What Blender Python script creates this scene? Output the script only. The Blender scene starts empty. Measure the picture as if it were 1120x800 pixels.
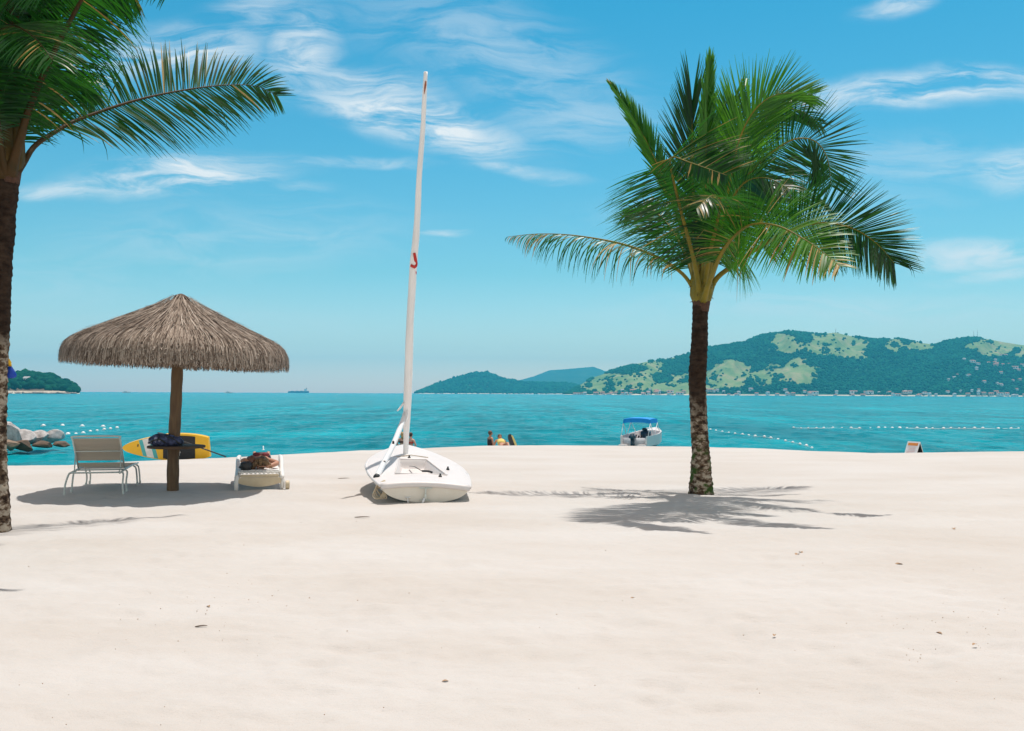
import bpy, bmesh, math, random
import numpy as np
from mathutils import Vector, Matrix, Euler, noise as mnoise

random.seed(11)
rng = np.random.default_rng(11)
sc = bpy.context.scene
COL = sc.collection
V = Vector
PI = math.pi

# ------------------------------------------------------------------ camera
H_CAM = 1.65
WATER = -1.4
ROLL = math.radians(0.25)
SHIFT = 0.0306
camd = bpy.data.cameras.new('camera')
cam = bpy.data.objects.new('camera', camd)
COL.objects.link(cam)
camd.sensor_width = 36.0
camd.lens = 1000.0 / 1120.0 * 36.0
camd.shift_y = SHIFT * 1000 / 1120.0
camd.clip_start = 0.1
camd.clip_end = 60000
cam.matrix_world = Matrix.Translation((0, 0, H_CAM)) @ Matrix.Rotation(PI / 2, 4, 'X') @ Matrix.Rotation(ROLL, 4, 'Z')
sc.camera = cam


def ray(px, py):
    u = (px - 560) / 1000.0
    v = (400 - py) / 1000.0 + SHIFT
    return u * math.cos(ROLL) - v * math.sin(ROLL), u * math.sin(ROLL) + v * math.cos(ROLL)


def P(px, py, Y):
    x, z = ray(px, py)
    return V((x * Y, Y, H_CAM + z * Y))


def G(px, py, z0=0.0):
    x, z = ray(px, py)
    Y = (z0 - H_CAM) / z
    return V((x * Y, Y, z0))


# ------------------------------------------------------------------ tagging
def tag(o, label=None, cat=None, group=None, kind=None):
    if label: o['label'] = label
    if cat: o['category'] = cat
    if group: o['group'] = group
    if kind: o['kind'] = kind
    return o


def thing(name, label, cat, loc=(0, 0, 0), rot=(0, 0, 0), group=None):
    o = bpy.data.objects.new(name, None)
    COL.objects.link(o)
    o.empty_display_size = 0.1
    o.location = loc
    o.rotation_euler = rot
    tag(o, label, cat, group)
    return o


def wmat(o):
    m = Matrix.LocRotScale(o.location, o.rotation_euler, o.scale)
    return wmat(o.parent) @ m if o.parent else m


class MB:
    """collects vertices and faces of one mesh"""
    def __init__(s):
        s.v = []; s.f = []; s.mi = []; s.sm = True

    def add(s, vs, fs, mi=0):
        b = len(s.v)
        s.v.extend([tuple(p) for p in vs])
        for f in fs:
            s.f.append(tuple(i + b for i in f)); s.mi.append(mi)

    def tube(s, pts, rad, n=8, mi=0, cap=True, flat=1.0, up=None):
        pts = [V(p) for p in pts]
        if not hasattr(rad, '__len__'): rad = [rad] * len(pts)
        vs = []; fs = []
        ref = V(up) if up else None
        prev = None
        for i, p in enumerate(pts):
            a = pts[max(i - 1, 0)]; c = pts[min(i + 1, len(pts) - 1)]
            t = (c - a)
            if t.length < 1e-9: t = V((0, 0, 1))
            t.normalize()
            if prev is None:
                r = ref if ref else (V((0, 0, 1)) if abs(t.z) < .9 else V((0, 1, 0)))
            else:
                r = prev
            x = t.cross(r)
            if x.length < 1e-6: x = t.orthogonal()
            x.normalize(); y = x.cross(t).normalized(); prev = y
            for k in range(n):
                an = 2 * PI * k / n
                vs.append(p + x * (math.cos(an) * rad[i]) + y * (math.sin(an) * rad[i] * flat))
        for i in range(len(pts) - 1):
            for k in range(n):
                k2 = (k + 1) % n
                fs.append((i * n + k, i * n + k2, (i + 1) * n + k2, (i + 1) * n + k))
        if cap:
            fs.append(tuple(range(n - 1, -1, -1)))
            e = (len(pts) - 1) * n
            fs.append(tuple(e + k for k in range(n)))
        s.add(vs, fs, mi)

    def box(s, c, d, M=None, bev=0.0, mi=0):
        bm = bmesh.new()
        bmesh.ops.create_cube(bm, size=1)
        for v in bm.verts: v.co = V((v.co.x * d[0], v.co.y * d[1], v.co.z * d[2]))
        if bev > 0:
            bmesh.ops.bevel(bm, geom=bm.edges[:], offset=bev, segments=2, affect='EDGES')
        M = M or Matrix()
        bm.verts.index_update()
        s.add([M @ v.co + V(c) for v in bm.verts], [[v.index for v in f.verts] for f in bm.faces], mi)
        bm.free()

    def ball(s, c, r, seg=14, ring=9, M=None, mi=0, jit=0):
        vs = []; fs = []
        r = V(r) if hasattr(r, '__len__') else V((r, r, r))
        M = M or Matrix()
        for i in range(ring + 1):
            th = PI * i / ring
            for k in range(seg):
                ph = 2 * PI * k / seg
                q = V((math.sin(th) * math.cos(ph), math.sin(th) * math.sin(ph), math.cos(th)))
                if jit: q *= 1 + jit * mnoise.noise(q * 2.3 + V(c) * 3)
                vs.append(M @ V((q.x * r.x, q.y * r.y, q.z * r.z)) + V(c))
        for i in range(ring):
            for k in range(seg):
                k2 = (k + 1) % seg
                fs.append((i * seg + k, (i + 1) * seg + k, (i + 1) * seg + k2, i * seg + k2))
        s.add(vs, fs, mi)

    def build(s, name, mats, parent=None, world=False, smooth=True, sharp=None):
        vs = s.v
        if parent is not None and world:
            inv = wmat(parent).inverted()
            vs = [tuple(inv @ V(p)) for p in vs]
        me = bpy.data.meshes.new(name)
        me.from_pydata(vs, [], s.f)
        if not isinstance(mats, (list, tuple)): mats = [mats]
        for m in mats: me.materials.append(m)
        if len(mats) > 1: me.polygons.foreach_set('material_index', s.mi)
        me.polygons.foreach_set('use_smooth', [smooth] * len(me.polygons))
        me.update()
        if smooth and sharp: me.set_sharp_from_angle(angle=math.radians(sharp))
        o = bpy.data.objects.new(name, me)
        COL.objects.link(o)
        if parent is not None: o.parent = parent
        return o


# ------------------------------------------------------------------ materials
def nodes(name):
    m = bpy.data.materials.new(name)
    m.use_nodes = True
    nt = m.node_tree
    return m, nt, nt.nodes['Principled BSDF']


def N(nt, typ, **kw):
    n = nt.nodes.new(typ)
    for k, v in kw.items():
        if k in n.inputs.keys() if hasattr(n.inputs, 'keys') else False:
            n.inputs[k].default_value = v
        else:
            setattr(n, k, v)
    return n


def ramp(nt, fac, stops):
    r = nt.nodes.new('ShaderNodeValToRGB')
    cr = r.color_ramp
    while len(cr.elements) < len(stops): cr.elements.new(0.5)
    for e, (p, c) in zip(cr.elements, stops):
        e.position = p; e.color = (c[0], c[1], c[2], 1)
    nt.links.new(fac, r.inputs[0])
    return r


def plain(name, c1, c2=None, rough=.6, scale=8, bump=0, spec=.5, metal=0, stretch=(1, 1, 1), detail=4, island=False, bscale=None):
    m, nt, b = nodes(name)
    c2 = c2 or tuple(x * .8 for x in c1)
    tc = N(nt, 'ShaderNodeTexCoord')
    mp = N(nt, 'ShaderNodeMapping'); mp.inputs['Scale'].default_value = stretch
    nt.links.new(tc.outputs['Object'], mp.inputs[0])
    ns = N(nt, 'ShaderNodeTexNoise'); ns.inputs['Scale'].default_value = scale; ns.inputs['Detail'].default_value = detail
    ns.inputs['Roughness'].default_value = .6
    nt.links.new(mp.outputs[0], ns.inputs['Vector'])
    fac = ns.outputs[0]
    if island:
        g = N(nt, 'ShaderNodeNewGeometry')
        ad = N(nt, 'ShaderNodeMath', operation='ADD'); nt.links.new(fac, ad.inputs[0]); nt.links.new(g.outputs['Random Per Island'], ad.inputs[1])
        ml = N(nt, 'ShaderNodeMath', operation='MULTIPLY'); nt.links.new(ad.outputs[0], ml.inputs[0]); ml.inputs[1].default_value = .5
        fac = ml.outputs[0]
    r = ramp(nt, fac, [(.3, c1), (.7, c2)])
    nt.links.new(r.outputs[0], b.inputs['Base Color'])
    b.inputs['Roughness'].default_value = rough
    b.inputs['Specular IOR Level'].default_value = spec
    b.inputs['Metallic'].default_value = metal
    if bump:
        bp = N(nt, 'ShaderNodeBump'); bp.inputs['Strength'].default_value = bump; bp.inputs['Distance'].default_value = .02
        n2 = ns
        if bscale:
            n2 = N(nt, 'ShaderNodeTexNoise'); n2.inputs['Scale'].default_value = bscale; n2.inputs['Detail'].default_value = 5
            nt.links.new(mp.outputs[0], n2.inputs['Vector'])
        nt.links.new(n2.outputs[0], bp.inputs['Height'])
        nt.links.new(bp.outputs[0], b.inputs['Normal'])
    return m


def leaf_mat(name, c1, c2, tr, rough=.38):
    m, nt, b = nodes(name)
    g = N(nt, 'ShaderNodeNewGeometry')
    r = ramp(nt, g.outputs['Random Per Island'], [(0, c1), (1, c2)])
    nt.links.new(r.outputs[0], b.inputs['Base Color'])
    b.inputs['Roughness'].default_value = rough
    b.inputs['Specular IOR Level'].default_value = .36
    t = N(nt, 'ShaderNodeBsdfTranslucent')
    t.inputs['Color'].default_value = (*tr, 1)
    mx = N(nt, 'ShaderNodeMixShader'); mx.inputs[0].default_value = .33
    nt.links.new(b.outputs[0], mx.inputs[1]); nt.links.new(t.outputs[0], mx.inputs[2])
    nt.links.new(mx.outputs[0], nt.nodes['Material Output'].inputs['Surface'])
    return m


M = {}
M['leaf'] = leaf_mat('palm_leaf', (.003, .026, .011), (.014, .082, .014), (.04, .22, .012), .38)
M['leaf_bright'] = leaf_mat('young_palm_leaf', (.016, .11, .012), (.06, .21, .016), (.15, .46, .015), .40)
M['leaf_dry'] = leaf_mat('dry_leaf', (.42, .27, .07), (.55, .42, .18), (.35, .22, .05), .55)
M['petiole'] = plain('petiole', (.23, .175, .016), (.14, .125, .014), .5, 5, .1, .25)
M['petiole_dark'] = plain('petiole_shade', (.075, .036, .009), (.04, .028, .008), .55, 5, .1, .2)  # dark copy of petiole, the left crown's shade put into its colour
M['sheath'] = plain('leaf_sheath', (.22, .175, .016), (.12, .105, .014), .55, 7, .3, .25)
M['sheath_dark'] = plain('shaded_sheath', (.10, .06, .012), (.05, .038, .01), .6, 7, .3, .2)  # dark copy of the sheath with the crown's shade painted in
M['fibre'] = plain('sheath_fibre', (.10, .045, .025), (.05, .025, .015), .9, 30, .6)
M['wood_pole'] = plain('pole_wood', (.18, .115, .06), (.10, .06, .034), .7, 6, .3, .3, 0, (4, 4, .5))
M['wood_dark'] = plain('rafter_wood', (.10, .055, .03), (.06, .035, .02), .8, 6, .3)
M['white_gel'] = plain('white_gelcoat', (.71, .675, .665), (.66, .63, .62), .42, 3, 0, .35)
M['cream_gel'] = plain('cream_hull', (.74, .70, .62), (.68, .63, .54), .4, 4, .05)
M['white_metal'] = plain('white_paint', (.80, .80, .80), (.72, .73, .75), .35, 6)
M['sail'] = plain('sailcloth', (.93, .91, .90), (.86, .84, .83), .75, 9, .5, .2, 0, (1, 1, .3))
M['red'] = plain('red_print', (.62, .03, .02), (.5, .03, .02), .6)
M['black'] = plain('black_plastic', (.015, .015, .017), (.03, .03, .03), .5)
M['grey_metal'] = plain('grey_tube', (.60, .64, .60), (.52, .56, .53), .4, 10, 0, .4, 0)
M['sling'] = leaf_mat('sling_mesh', (.62, .55, .46), (.70, .62, .52), (.72, .62, .50), .8)
M['white_resin'] = plain('white_resin', (.82, .80, .77), (.76, .73, .68), .4, 6)
M['cream_resin'] = plain('cream_resin', (.62, .52, .36), (.54, .44, .29), .5, 6)
M['skin'] = plain('skin', (.50, .25, .16), (.42, .20, .12), .5, 9)
M['skin_pale'] = plain('pale_skin', (.62, .36, .27), (.55, .30, .22), .5, 9)
M['skin_dark'] = plain('dark_skin', (.20, .085, .05), (.15, .06, .035), .5, 9)
M['hair'] = plain('dark_hair', (.02, .012, .009), (.05, .028, .015), .45, 25, .5, .5, 0, (1, 1, 5))
M['hair_gold'] = plain('streaked_hair', (.025, .015, .01), (.33, .2, .09), .45, 14, .5, .5, 0, (1, .3, 3))
M['hair_brown'] = plain('brown_hair', (.13, .065, .03), (.07, .035, .018), .5, 25, .4)
M['hair_blond'] = plain('blond_hair', (.5, .33, .14), (.38, .24, .1), .5, 25, .4)
M['yellow'] = plain('yellow_board', (.86, .50, .015), (.80, .44, .012), .3, 3)
M['teal'] = plain('teal_stripe', (.06, .45, .45), (.05, .40, .42), .35)
M['board_white'] = plain('board_white', (.8, .8, .78), None, .35)
M['pad'] = plain('deck_pad', (.02, .02, .023), (.035, .035, .038), .8, 30, .3)
M['blue_canvas'] = plain('blue_canvas', (.0, .30, .80), (.0, .25, .70), .7, 6, .2)
M['outboard'] = plain('outboard_cowl', (.03, .075, .11), (.02, .04, .06), .35, 4)
M['bag'] = plain('bag_print', (.012, .014, .03), (.10, .12, .24), .75, 16, .3, .3, 0, (1, 1, 1), 2)
M['blue'] = plain('blue_nylon', (.004, .07, .5), (.003, .05, .38), .6, 8)
M['orange'] = plain('orange_print', (.72, .26, .05), (.6, .2, .04), .6)
M['rope'] = plain('rope', (.52, .44, .32), (.4, .33, .22), .85, 40, .3)
M['wall_white'] = plain('house_wall', (.85, .83, .80), (.74, .72, .69), .8, .3)
M['wall_cream'] = plain('house_wall_cream', (.62, .54, .44), (.5, .44, .36), .8, .3)
M['roof_tile'] = plain('roof_tile', (.42, .20, .13), (.33, .16, .11), .85, .5)
M['roof_grey'] = plain('roof_grey', (.45, .45, .45), (.35, .35, .36), .85, .5)
M['ship'] = plain('ship_hull', (.10, .16, .24), (.08, .12, .18), .6, .05)
M['twig'] = plain('twig', (.10, .07, .05), (.16, .11, .08), .9, 20)
M['dryleaf'] = plain('dead_leaf', (.40, .26, .15), (.26, .15, .08), .9, 20)
M['float'] = plain('float', (.85, .86, .86), (.78, .80, .80), .4)

# ------------------------------------------------------------------ numpy noise
def vnoise(x, y, seed=0):
    x = np.asarray(x, float); y = np.asarray(y, float)
    xi = np.floor(x).astype(np.int64); yi = np.floor(y).astype(np.int64)
    fx = x - xi; fy = y - yi
    fx = fx * fx * fx * (fx * (fx * 6 - 15) + 10); fy = fy * fy * fy * (fy * (fy * 6 - 15) + 10)

    def h(a, b):
        n = (a * 374761393 + b * 668265263 + seed * 1442695041) & 0x7fffffff
        n = ((n ^ (n >> 13)) * 1274126177) & 0x7fffffff
        n = n ^ (n >> 16)
        return (n & 0xffff) / 65535.0
    a = h(xi, yi); b = h(xi + 1, yi); c = h(xi, yi + 1); d = h(xi + 1, yi + 1)
    return (a * (1 - fx) + b * fx) * (1 - fy) + (c * (1 - fx) + d * fx) * fy


def fbm(x, y, seed=0, oct=4, gain=.5):
    s = 0; a = 1; t = 0
    for i in range(oct):
        s = s + a * (vnoise(x * 2 ** i, y * 2 ** i, seed + i * 7) - .5); t += a; a *= gain
    return s / t


def sstep(a, b, x):
    t = np.clip((x - a) / (b - a), 0, 1)
    return t * t * (3 - 2 * t)


def grid_obj(name, X, Y, Z, mat, flip=False):
    ny, nx = X.shape
    me = bpy.data.meshes.new(name)
    co = np.stack([X, Y, Z], -1).reshape(-1, 3).astype(np.float32)
    idx = np.arange(nx * ny).reshape(ny, nx)
    q = np.stack([idx[:-1, :-1], idx[:-1, 1:], idx[1:, 1:], idx[1:, :-1]], -1).reshape(-1, 4)
    raw_mesh(me, co, q)
    me.materials.append(mat)
    o = bpy.data.objects.new(name, me)
    COL.objects.link(o)
    return o


def raw_mesh(me, co, faces):
    k = faces.shape[1]; nf = len(faces)
    me.vertices.add(len(co)); me.vertices.foreach_set('co', co.ravel())
    me.loops.add(nf * k); me.loops.foreach_set('vertex_index', faces.ravel().astype(np.int32))
    me.polygons.add(nf)
    me.polygons.foreach_set('loop_start', np.arange(0, nf * k, k, dtype=np.int32))
    me.polygons.foreach_set('use_smooth', np.ones(nf, dtype=bool))
    me.update(calc_edges=True)
    me.validate()


# ------------------------------------------------------------------ sand
CREST = [(-200, 507), (0, 508), (80, 507), (150, 503), (230, 500), (330, 495), (400, 491.5), (450, 490), (530, 486.7), (600, 486),
         (750, 487.3), (820, 489), (880, 492), (950, 494), (1000, 493.6), (1120, 492.5), (1350, 493)]
cg = [G(*p) for p in CREST]
CX = np.array([p.x for p in cg]); CY = np.array([p.y for p in cg])
ndx = 900
FOOT = [(rng.uniform(-13, 13), 3.2 + 22 * rng.random() ** 1.0, rng.uniform(.07, .17), rng.uniform(.004, .015), rng.uniform(.6, 1.6)) for _ in range(ndx)]


def sand_base(x, y):
    x = np.asarray(x, float); y = np.asarray(y, float)
    yc = np.interp(x, CX, CY) + .35 * fbm(x * .35, y * 0, 31, 2)
    d = y - yc + .8
    dd = np.maximum(d, 0)
    z = -.125 * dd * dd / (dd + 1.2)
    z = np.maximum(z, -6)
    z = z + .07 * fbm(x * .22, y * .3, 3, 3) * (1 - sstep(-4, 0, d))
    return z


def sand_z(x, y):
    return float(sand_base(np.array([x]), np.array([y]))[0])


ys = [-70, -45, -28, -16, -8, -3, 0, 1.2, 2.0]
y = 2.6
while y < 34:
    ys.append(y); y *= 1.0058
while y < 120:
    ys.append(y); y *= 1.05
ys = np.array(ys)
us = np.concatenate([-np.geomspace(30, .74, 26)[:-1], np.linspace(-.74, .74, 460), np.geomspace(.74, 30, 26)[1:]])
Yg = np.repeat(ys[:, None], len(us), 1)
Xg = us[None, :] * (np.maximum(Yg, 2.5) + 1)
Zg = sand_base(Xg, Yg)
near = (np.abs(us) < .8)[None, :] * ((ys > 2.4) & (ys < 40))[:, None]
rip = .050 * fbm(Xg * .9, Yg * 1.7, 5, 3) + .035 * fbm(Xg * 2.6 + Yg * .8, Yg * 5.2, 9, 3) + .012 * fbm(Xg * 9, Yg * 13, 17, 2)
damp = 1 - .75 * sstep(9, 22, Yg)
Zg = Zg + 1.3 * rip * near * damp * (.55 + .9 * vnoise(Xg * .3, Yg * .3, 77))
for (fx, fy, fr, fa, fs) in FOOT:
    i0, i1 = np.searchsorted(ys, [fy - fr * 4, fy + fr * 4])
    if i1 <= i0: continue
    sx = Xg[i0:i1]; sy = Yg[i0:i1]
    r2 = ((sx - fx) / fr) ** 2 + ((sy - fy) / (fr * fs)) ** 2
    Zg[i0:i1] += (-fa * np.exp(-r2) + fa * .55 * np.exp(-(np.sqrt(r2) - 1.6) ** 2 * 3)) * (np.abs(us) < .8)[None, :] * (1 - .5 * sstep(12, 24, fy))

m, nt, b = nodes('sand')
tc = N(nt, 'ShaderNodeTexCoord')
n1 = N(nt, 'ShaderNodeTexNoise'); n1.inputs['Scale'].default_value = .45; n1.inputs['Detail'].default_value = 6
n2 = N(nt, 'ShaderNodeTexNoise'); n2.inputs['Scale'].default_value = 7; n2.inputs['Detail'].default_value = 8; n2.inputs['Roughness'].default_value = .7
n3 = N(nt, 'ShaderNodeTexNoise'); n3.inputs['Scale'].default_value = 160; n3.inputs['Detail'].default_value = 3
mp = N(nt, 'ShaderNodeMapping'); mp.inputs['Scale'].default_value = (.7, 1.6, 1)
nt.links.new(tc.outputs['Object'], mp.inputs[0])
for n_ in (n1, n2): nt.links.new(mp.outputs[0], n_.inputs['Vector'])
nt.links.new(tc.outputs['Object'], n3.inputs['Vector'])
ra = ramp(nt, n1.outputs[0], [(.3, (.508, .474, .440)), (.66, (.555, .535, .516))])
rb = ramp(nt, n3.outputs[0], [(.25, (.72, .68, .62)), (.5, (1, 1, 1))])
mx = N(nt, 'ShaderNodeMixRGB', blend_type='MULTIPLY'); mx.inputs[0].default_value = .35
nt.links.new(ra.outputs[0], mx.inputs[1]); nt.links.new(rb.outputs[0], mx.inputs[2])
# damp sand below the crest, darker by its height above the water
sx_ = N(nt, 'ShaderNodeSeparateXYZ'); nt.links.new(tc.outputs['Object'], sx_.inputs[0])
mr = N(nt, 'ShaderNodeMapRange'); mr.inputs['From Min'].default_value = -1.25; mr.inputs['From Max'].default_value = -.95
nt.links.new(sx_.outputs[2], mr.inputs[0])
mw = N(nt, 'ShaderNodeMixRGB'); mw.inputs[1].default_value = (.34, .26, .18, 1)
nt.links.new(mr.outputs[0], mw.inputs[0]); nt.links.new(mx.outputs[0], mw.inputs[2])
nt.links.new(mw.outputs[0], b.inputs['Base Color'])
b.inputs['Roughness'].default_value = .95; b.inputs['Specular IOR Level'].default_value = .15
bp = N(nt, 'ShaderNodeBump'); bp.inputs['Strength'].default_value = .45; bp.inputs['Distance'].default_value = .035
bp2 = N(nt, 'ShaderNodeBump'); bp2.inputs['Strength'].default_value = .25; bp2.inputs['Distance'].default_value = .004
nt.links.new(n2.outputs[0], bp.inputs['Height']); nt.links.new(n3.outputs[0], bp2.inputs['Height'])
nt.links.new(bp.outputs[0], bp2.inputs['Normal']); nt.links.new(bp2.outputs[0], b.inputs['Normal'])
M['sand'] = m
sand = grid_obj('sand', Xg, Yg, Zg, m)
tag(sand, 'pale trodden beach sand with soft ripples', 'sand', kind='structure')


def on_sand(px, py):
    p = G(px, py)
    p.z = sand_z(p.x, p.y)
    return p


# ------------------------------------------------------------------ sea
rr = np.geomspace(27, 10300, 800)
aa = np.radians(np.concatenate([np.linspace(-88, -40, 40)[:-1], np.linspace(-40, 40, 620), np.linspace(40, 88, 40)[1:]]))
R_, A_ = np.meshgrid(rr, aa, indexing='ij')
Xs = R_ * np.sin(A_); Ys = R_ * np.cos(A_)
fade1 = 1 - sstep(150, 420, R_)
fade2 = 1 - sstep(500, 1600, R_)
wav = .16 * fbm(Xs * .16 + 3, Ys * .55, 41, 2) * fade2 + .25 * fbm(Xs * .6, Ys * 1.35, 43, 3) * fade1
shore = np.clip((Ys - np.interp(Xs, CX, CY) - 8) / 14, .15, 1)
Zs_ = WATER + wav * shore
m, nt, b = nodes('sea_water')
tc = N(nt, 'ShaderNodeTexCoord')


def seanoise(sc_, st, det=3, rough=.6):
    mp = N(nt, 'ShaderNodeMapping'); mp.inputs['Scale'].default_value = st
    nt.links.new(tc.outputs['Object'], mp.inputs[0])
    n = N(nt, 'ShaderNodeTexNoise'); n.inputs['Scale'].default_value = sc_; n.inputs['Detail'].default_value = det; n.inputs['Roughness'].default_value = rough
    nt.links.new(mp.outputs[0], n.inputs['Vector'])
    return n


w1 = seanoise(1.1, (.5, 1.5, 1), 6, .7)
w2 = seanoise(.14, (.45, 1.4, 1), 4, .6)
w3 = seanoise(.012, (.6, 2.2, 1), 5, .65)
rcol = ramp(nt, w3.outputs[0], [(.3, (.0, .215, .27)), (.7, (.0, .315, .375))])
rc2 = ramp(nt, w2.outputs[0], [(.35, (.6, .68, .72)), (.65, (1.2, 1.15, 1.12))])
mx = N(nt, 'ShaderNodeMixRGB', blend_type='MULTIPLY'); mx.inputs[0].default_value = .8
nt.links.new(rcol.outputs[0], mx.inputs[1]); nt.links.new(rc2.outputs[0], mx.inputs[2])
for (w5, lo, hi, fc) in ((seanoise(.45, (1, .10, 1), 3, .6), .78, 1.2, .8), (seanoise(.11, (1, .07, 1), 3, .6), .8, 1.18, .8)):  # light and dark of wave slopes painted into the colour as streaks
    r5 = ramp(nt, w5.outputs[0], [(.33, (lo * .8, lo * .94, lo * .95)), (.67, (hi * 1.06, hi * 1.06, hi * 1.06))])
    m5 = N(nt, 'ShaderNodeMixRGB', blend_type='MULTIPLY'); m5.inputs[0].default_value = fc
    nt.links.new(mx.outputs[0], m5.inputs[1]); nt.links.new(r5.outputs[0], m5.inputs[2]); mx = m5
nt.links.new(mx.outputs[0], b.inputs['Base Color'])
b.inputs['Roughness'].default_value = .2
b.inputs['IOR'].default_value = 1.33; b.inputs['Specular Tint'].default_value = (.4, .88, 1, 1)
b.inputs['Specular IOR Level'].default_value = .12
b1 = N(nt, 'ShaderNodeBump'); b1.inputs['Strength'].default_value = 1; b1.inputs['Distance'].default_value = .45
b2 = N(nt, 'ShaderNodeBump'); b2.inputs['Strength'].default_value = .8; b2.inputs['Distance'].default_value = 1.0
nt.links.new(w1.outputs[0], b1.inputs['Height']); nt.links.new(w2.outputs[0], b2.inputs['Height'])
nt.links.new(b2.outputs[0], b1.inputs['Normal']); nt.links.new(b1.outputs[0], b.inputs['Normal'])
M['sea'] = m
sea = grid_obj('sea', Xs, Ys, Zs_, m)
tag(sea, 'choppy turquoise sea reaching the horizon', 'sea', kind='structure')

# ------------------------------------------------------------------ hills
def hill_mat(name, grass1, grass2, bare, sc_):
    m, nt, b = nodes(name)
    tc = N(nt, 'ShaderNodeTexCoord')
    n = N(nt, 'ShaderNodeTexNoise'); n.inputs['Scale'].default_value = sc_; n.inputs['Detail'].default_value = 8; n.inputs['Roughness'].default_value = .65
    nt.links.new(tc.outputs['Object'], n.inputs['Vector'])
    r = ramp(nt, n.outputs[0], [(.35, grass1), (.52, grass2), (.68, bare)])
    # brushwood floor where the woods grow (all zero on hills without the map)
    at = N(nt, 'ShaderNodeAttribute'); at.attribute_name = 'woods'
    mw_ = N(nt, 'ShaderNodeMixRGB'); mw_.inputs[2].default_value = (.012, .09, .055, 1)
    nt.links.new(at.outputs['Fac'], mw_.inputs[0]); nt.links.new(r.outputs[0], mw_.inputs[1]); r = mw_
    # pale sandy fringe just above the water
    g = N(nt, 'ShaderNodeNewGeometry'); sx = N(nt, 'ShaderNodeSeparateXYZ'); nt.links.new(g.outputs['Position'], sx.inputs[0])
    mr = N(nt, 'ShaderNodeMapRange'); mr.inputs['From Min'].default_value = 3.2; mr.inputs['From Max'].default_value = 1.0; nt.links.new(sx.outputs[2], mr.inputs[0])
    mm = N(nt, 'ShaderNodeMixRGB'); mm.inputs[2].default_value = (.62, .56, .46, 1); nt.links.new(mr.outputs[0], mm.inputs[0]); nt.links.new(r.outputs[0], mm.inputs[1])
    nt.links.new(mm.outputs[0], b.inputs['Base Color'])
    b.inputs['Roughness'].default_value = 1; b.inputs['Specular IOR Level'].default_value = .1
    return m


def profile(pts):
    xs = np.array([p[0] for p in pts], float); yv = np.array([p[1] for p in pts], float)
    return lambda q: np.interp(q, xs, yv)


class Hill:
    def __init__(s, ridge, Ds, Dr, seed, spur=.28, expo=.85):
        s.r = profile(ridge); s.Ds = Ds; s.Dr = Dr; s.seed = seed; s.spur = spur; s.expo = expo
        s.x0 = ridge[0][0]; s.x1 = ridge[-1][0]

    def point(s, px, t):
        px = np.asarray(px, float); t = np.asarray(t, float)
        wob = 1 + .10 * fbm(px * .02, px * 0, s.seed + 5, 3)
        Ds = s.Ds * wob
        Y = Ds + t * (s.Dr - s.Ds)
        u = (px - 560) / 1000.
        X = u * (s.Ds + np.minimum(t, 1) * (s.Dr - s.Ds) * 1.0)
        v = (400 - s.r(px)) / 1000. + SHIFT
        zr = H_CAM + (u * math.sin(ROLL) + v) * s.Dr
        pf = np.where(t < 1, np.clip(t, 0, 1) ** s.expo, np.maximum(1 - (t - 1) ** 2 * .9, 0))
        sp = s.spur * fbm(px * .03, t * 2.4, s.seed, 4) * 4 * np.clip(t, 0, 1) * np.clip(1 - t, 0, 1) * 1.6
        z = WATER - 2 + (zr - WATER + 2) * np.clip(pf + sp, 0, None)
        X = u * Y
        return X, Y, z

    def pix(s, X, Y, z):
        return 560 + X / Y * 1000, 430.6 - (z - H_CAM) / Y * 1000 + (X / Y) * 4.36

    def build(s, name, mat, nx, nt_, label, kind='structure', wood=None):
        q = np.linspace(s.x0, s.x1, nx); t = np.concatenate([np.linspace(-.04, 1.0, nt_), np.linspace(1.03, 2.05, nt_ // 4)])
        T, Q = np.meshgrid(t, q, indexing='ij')
        X, Y, Z = s.point(Q, T)
        o = grid_obj(name, X, Y, Z, mat)
        if wood is not None:
            px, py = s.pix(X, np.maximum(Y, 1), Z)
            w = np.where(wood(px.ravel(), py.ravel()), 0., 1.)
            at = o.data.attributes.new('woods', 'FLOAT', 'POINT'); at.data.foreach_set('value', w.astype(np.float32))
        tag(o, label, 'hill', kind=kind)
        return o


M['hill'] = hill_mat('hill_grass', (.115, .215, .08), (.20, .285, .115), (.35, .315, .18), .012)
M['hill_far'] = hill_mat('far_hill_green', (.015, .07, .04), (.03, .09, .045), (.06, .12, .06), .006)
M['islet'] = hill_mat('islet_ground', (.09, .07, .045), (.13, .10, .07), (.22, .18, .14), .03)

GRASS = [(690, 412, 62, 15), (660, 418, 38, 12), (722, 405, 40, 15), (740, 425, 40, 7), (795, 410, 26, 17), (834, 413, 13, 9), (858, 376, 18, 13), (868, 404, 28, 13),
         (905, 376, 36, 12), (935, 382, 24, 12), (978, 378, 10, 7), (1006, 379, 18, 5), (1090, 380, 33, 10), (1118, 382, 20, 9), (765, 425, 14, 7), (880, 415, 14, 6)]
DARK = [(675, 404, 40, 5), (741, 402, 20, 9), (880, 371, 9, 5), (725, 414, 12, 6), (905, 396, 25, 5), (955, 383, 12, 9), (800, 428, 20, 3.5), (850, 392, 18, 6)]


def grassy(px, py):
    g = np.zeros_like(px); d = np.zeros_like(px)
    for (a, b_, c, e) in GRASS: g = np.maximum(g, 1.35 - (((px - a) / c) ** 2 + ((py - b_) / e) ** 2))
    for (a, b_, c, e) in DARK: d = np.maximum(d, 1.3 - (((px - a) / c) ** 2 + ((py - b_) / e) ** 2))
    n = 2.0 * fbm(px * .09, py * .18, 211, 5, .6)
    return (g + n > .35) & ~(d + n > .35)


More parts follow.
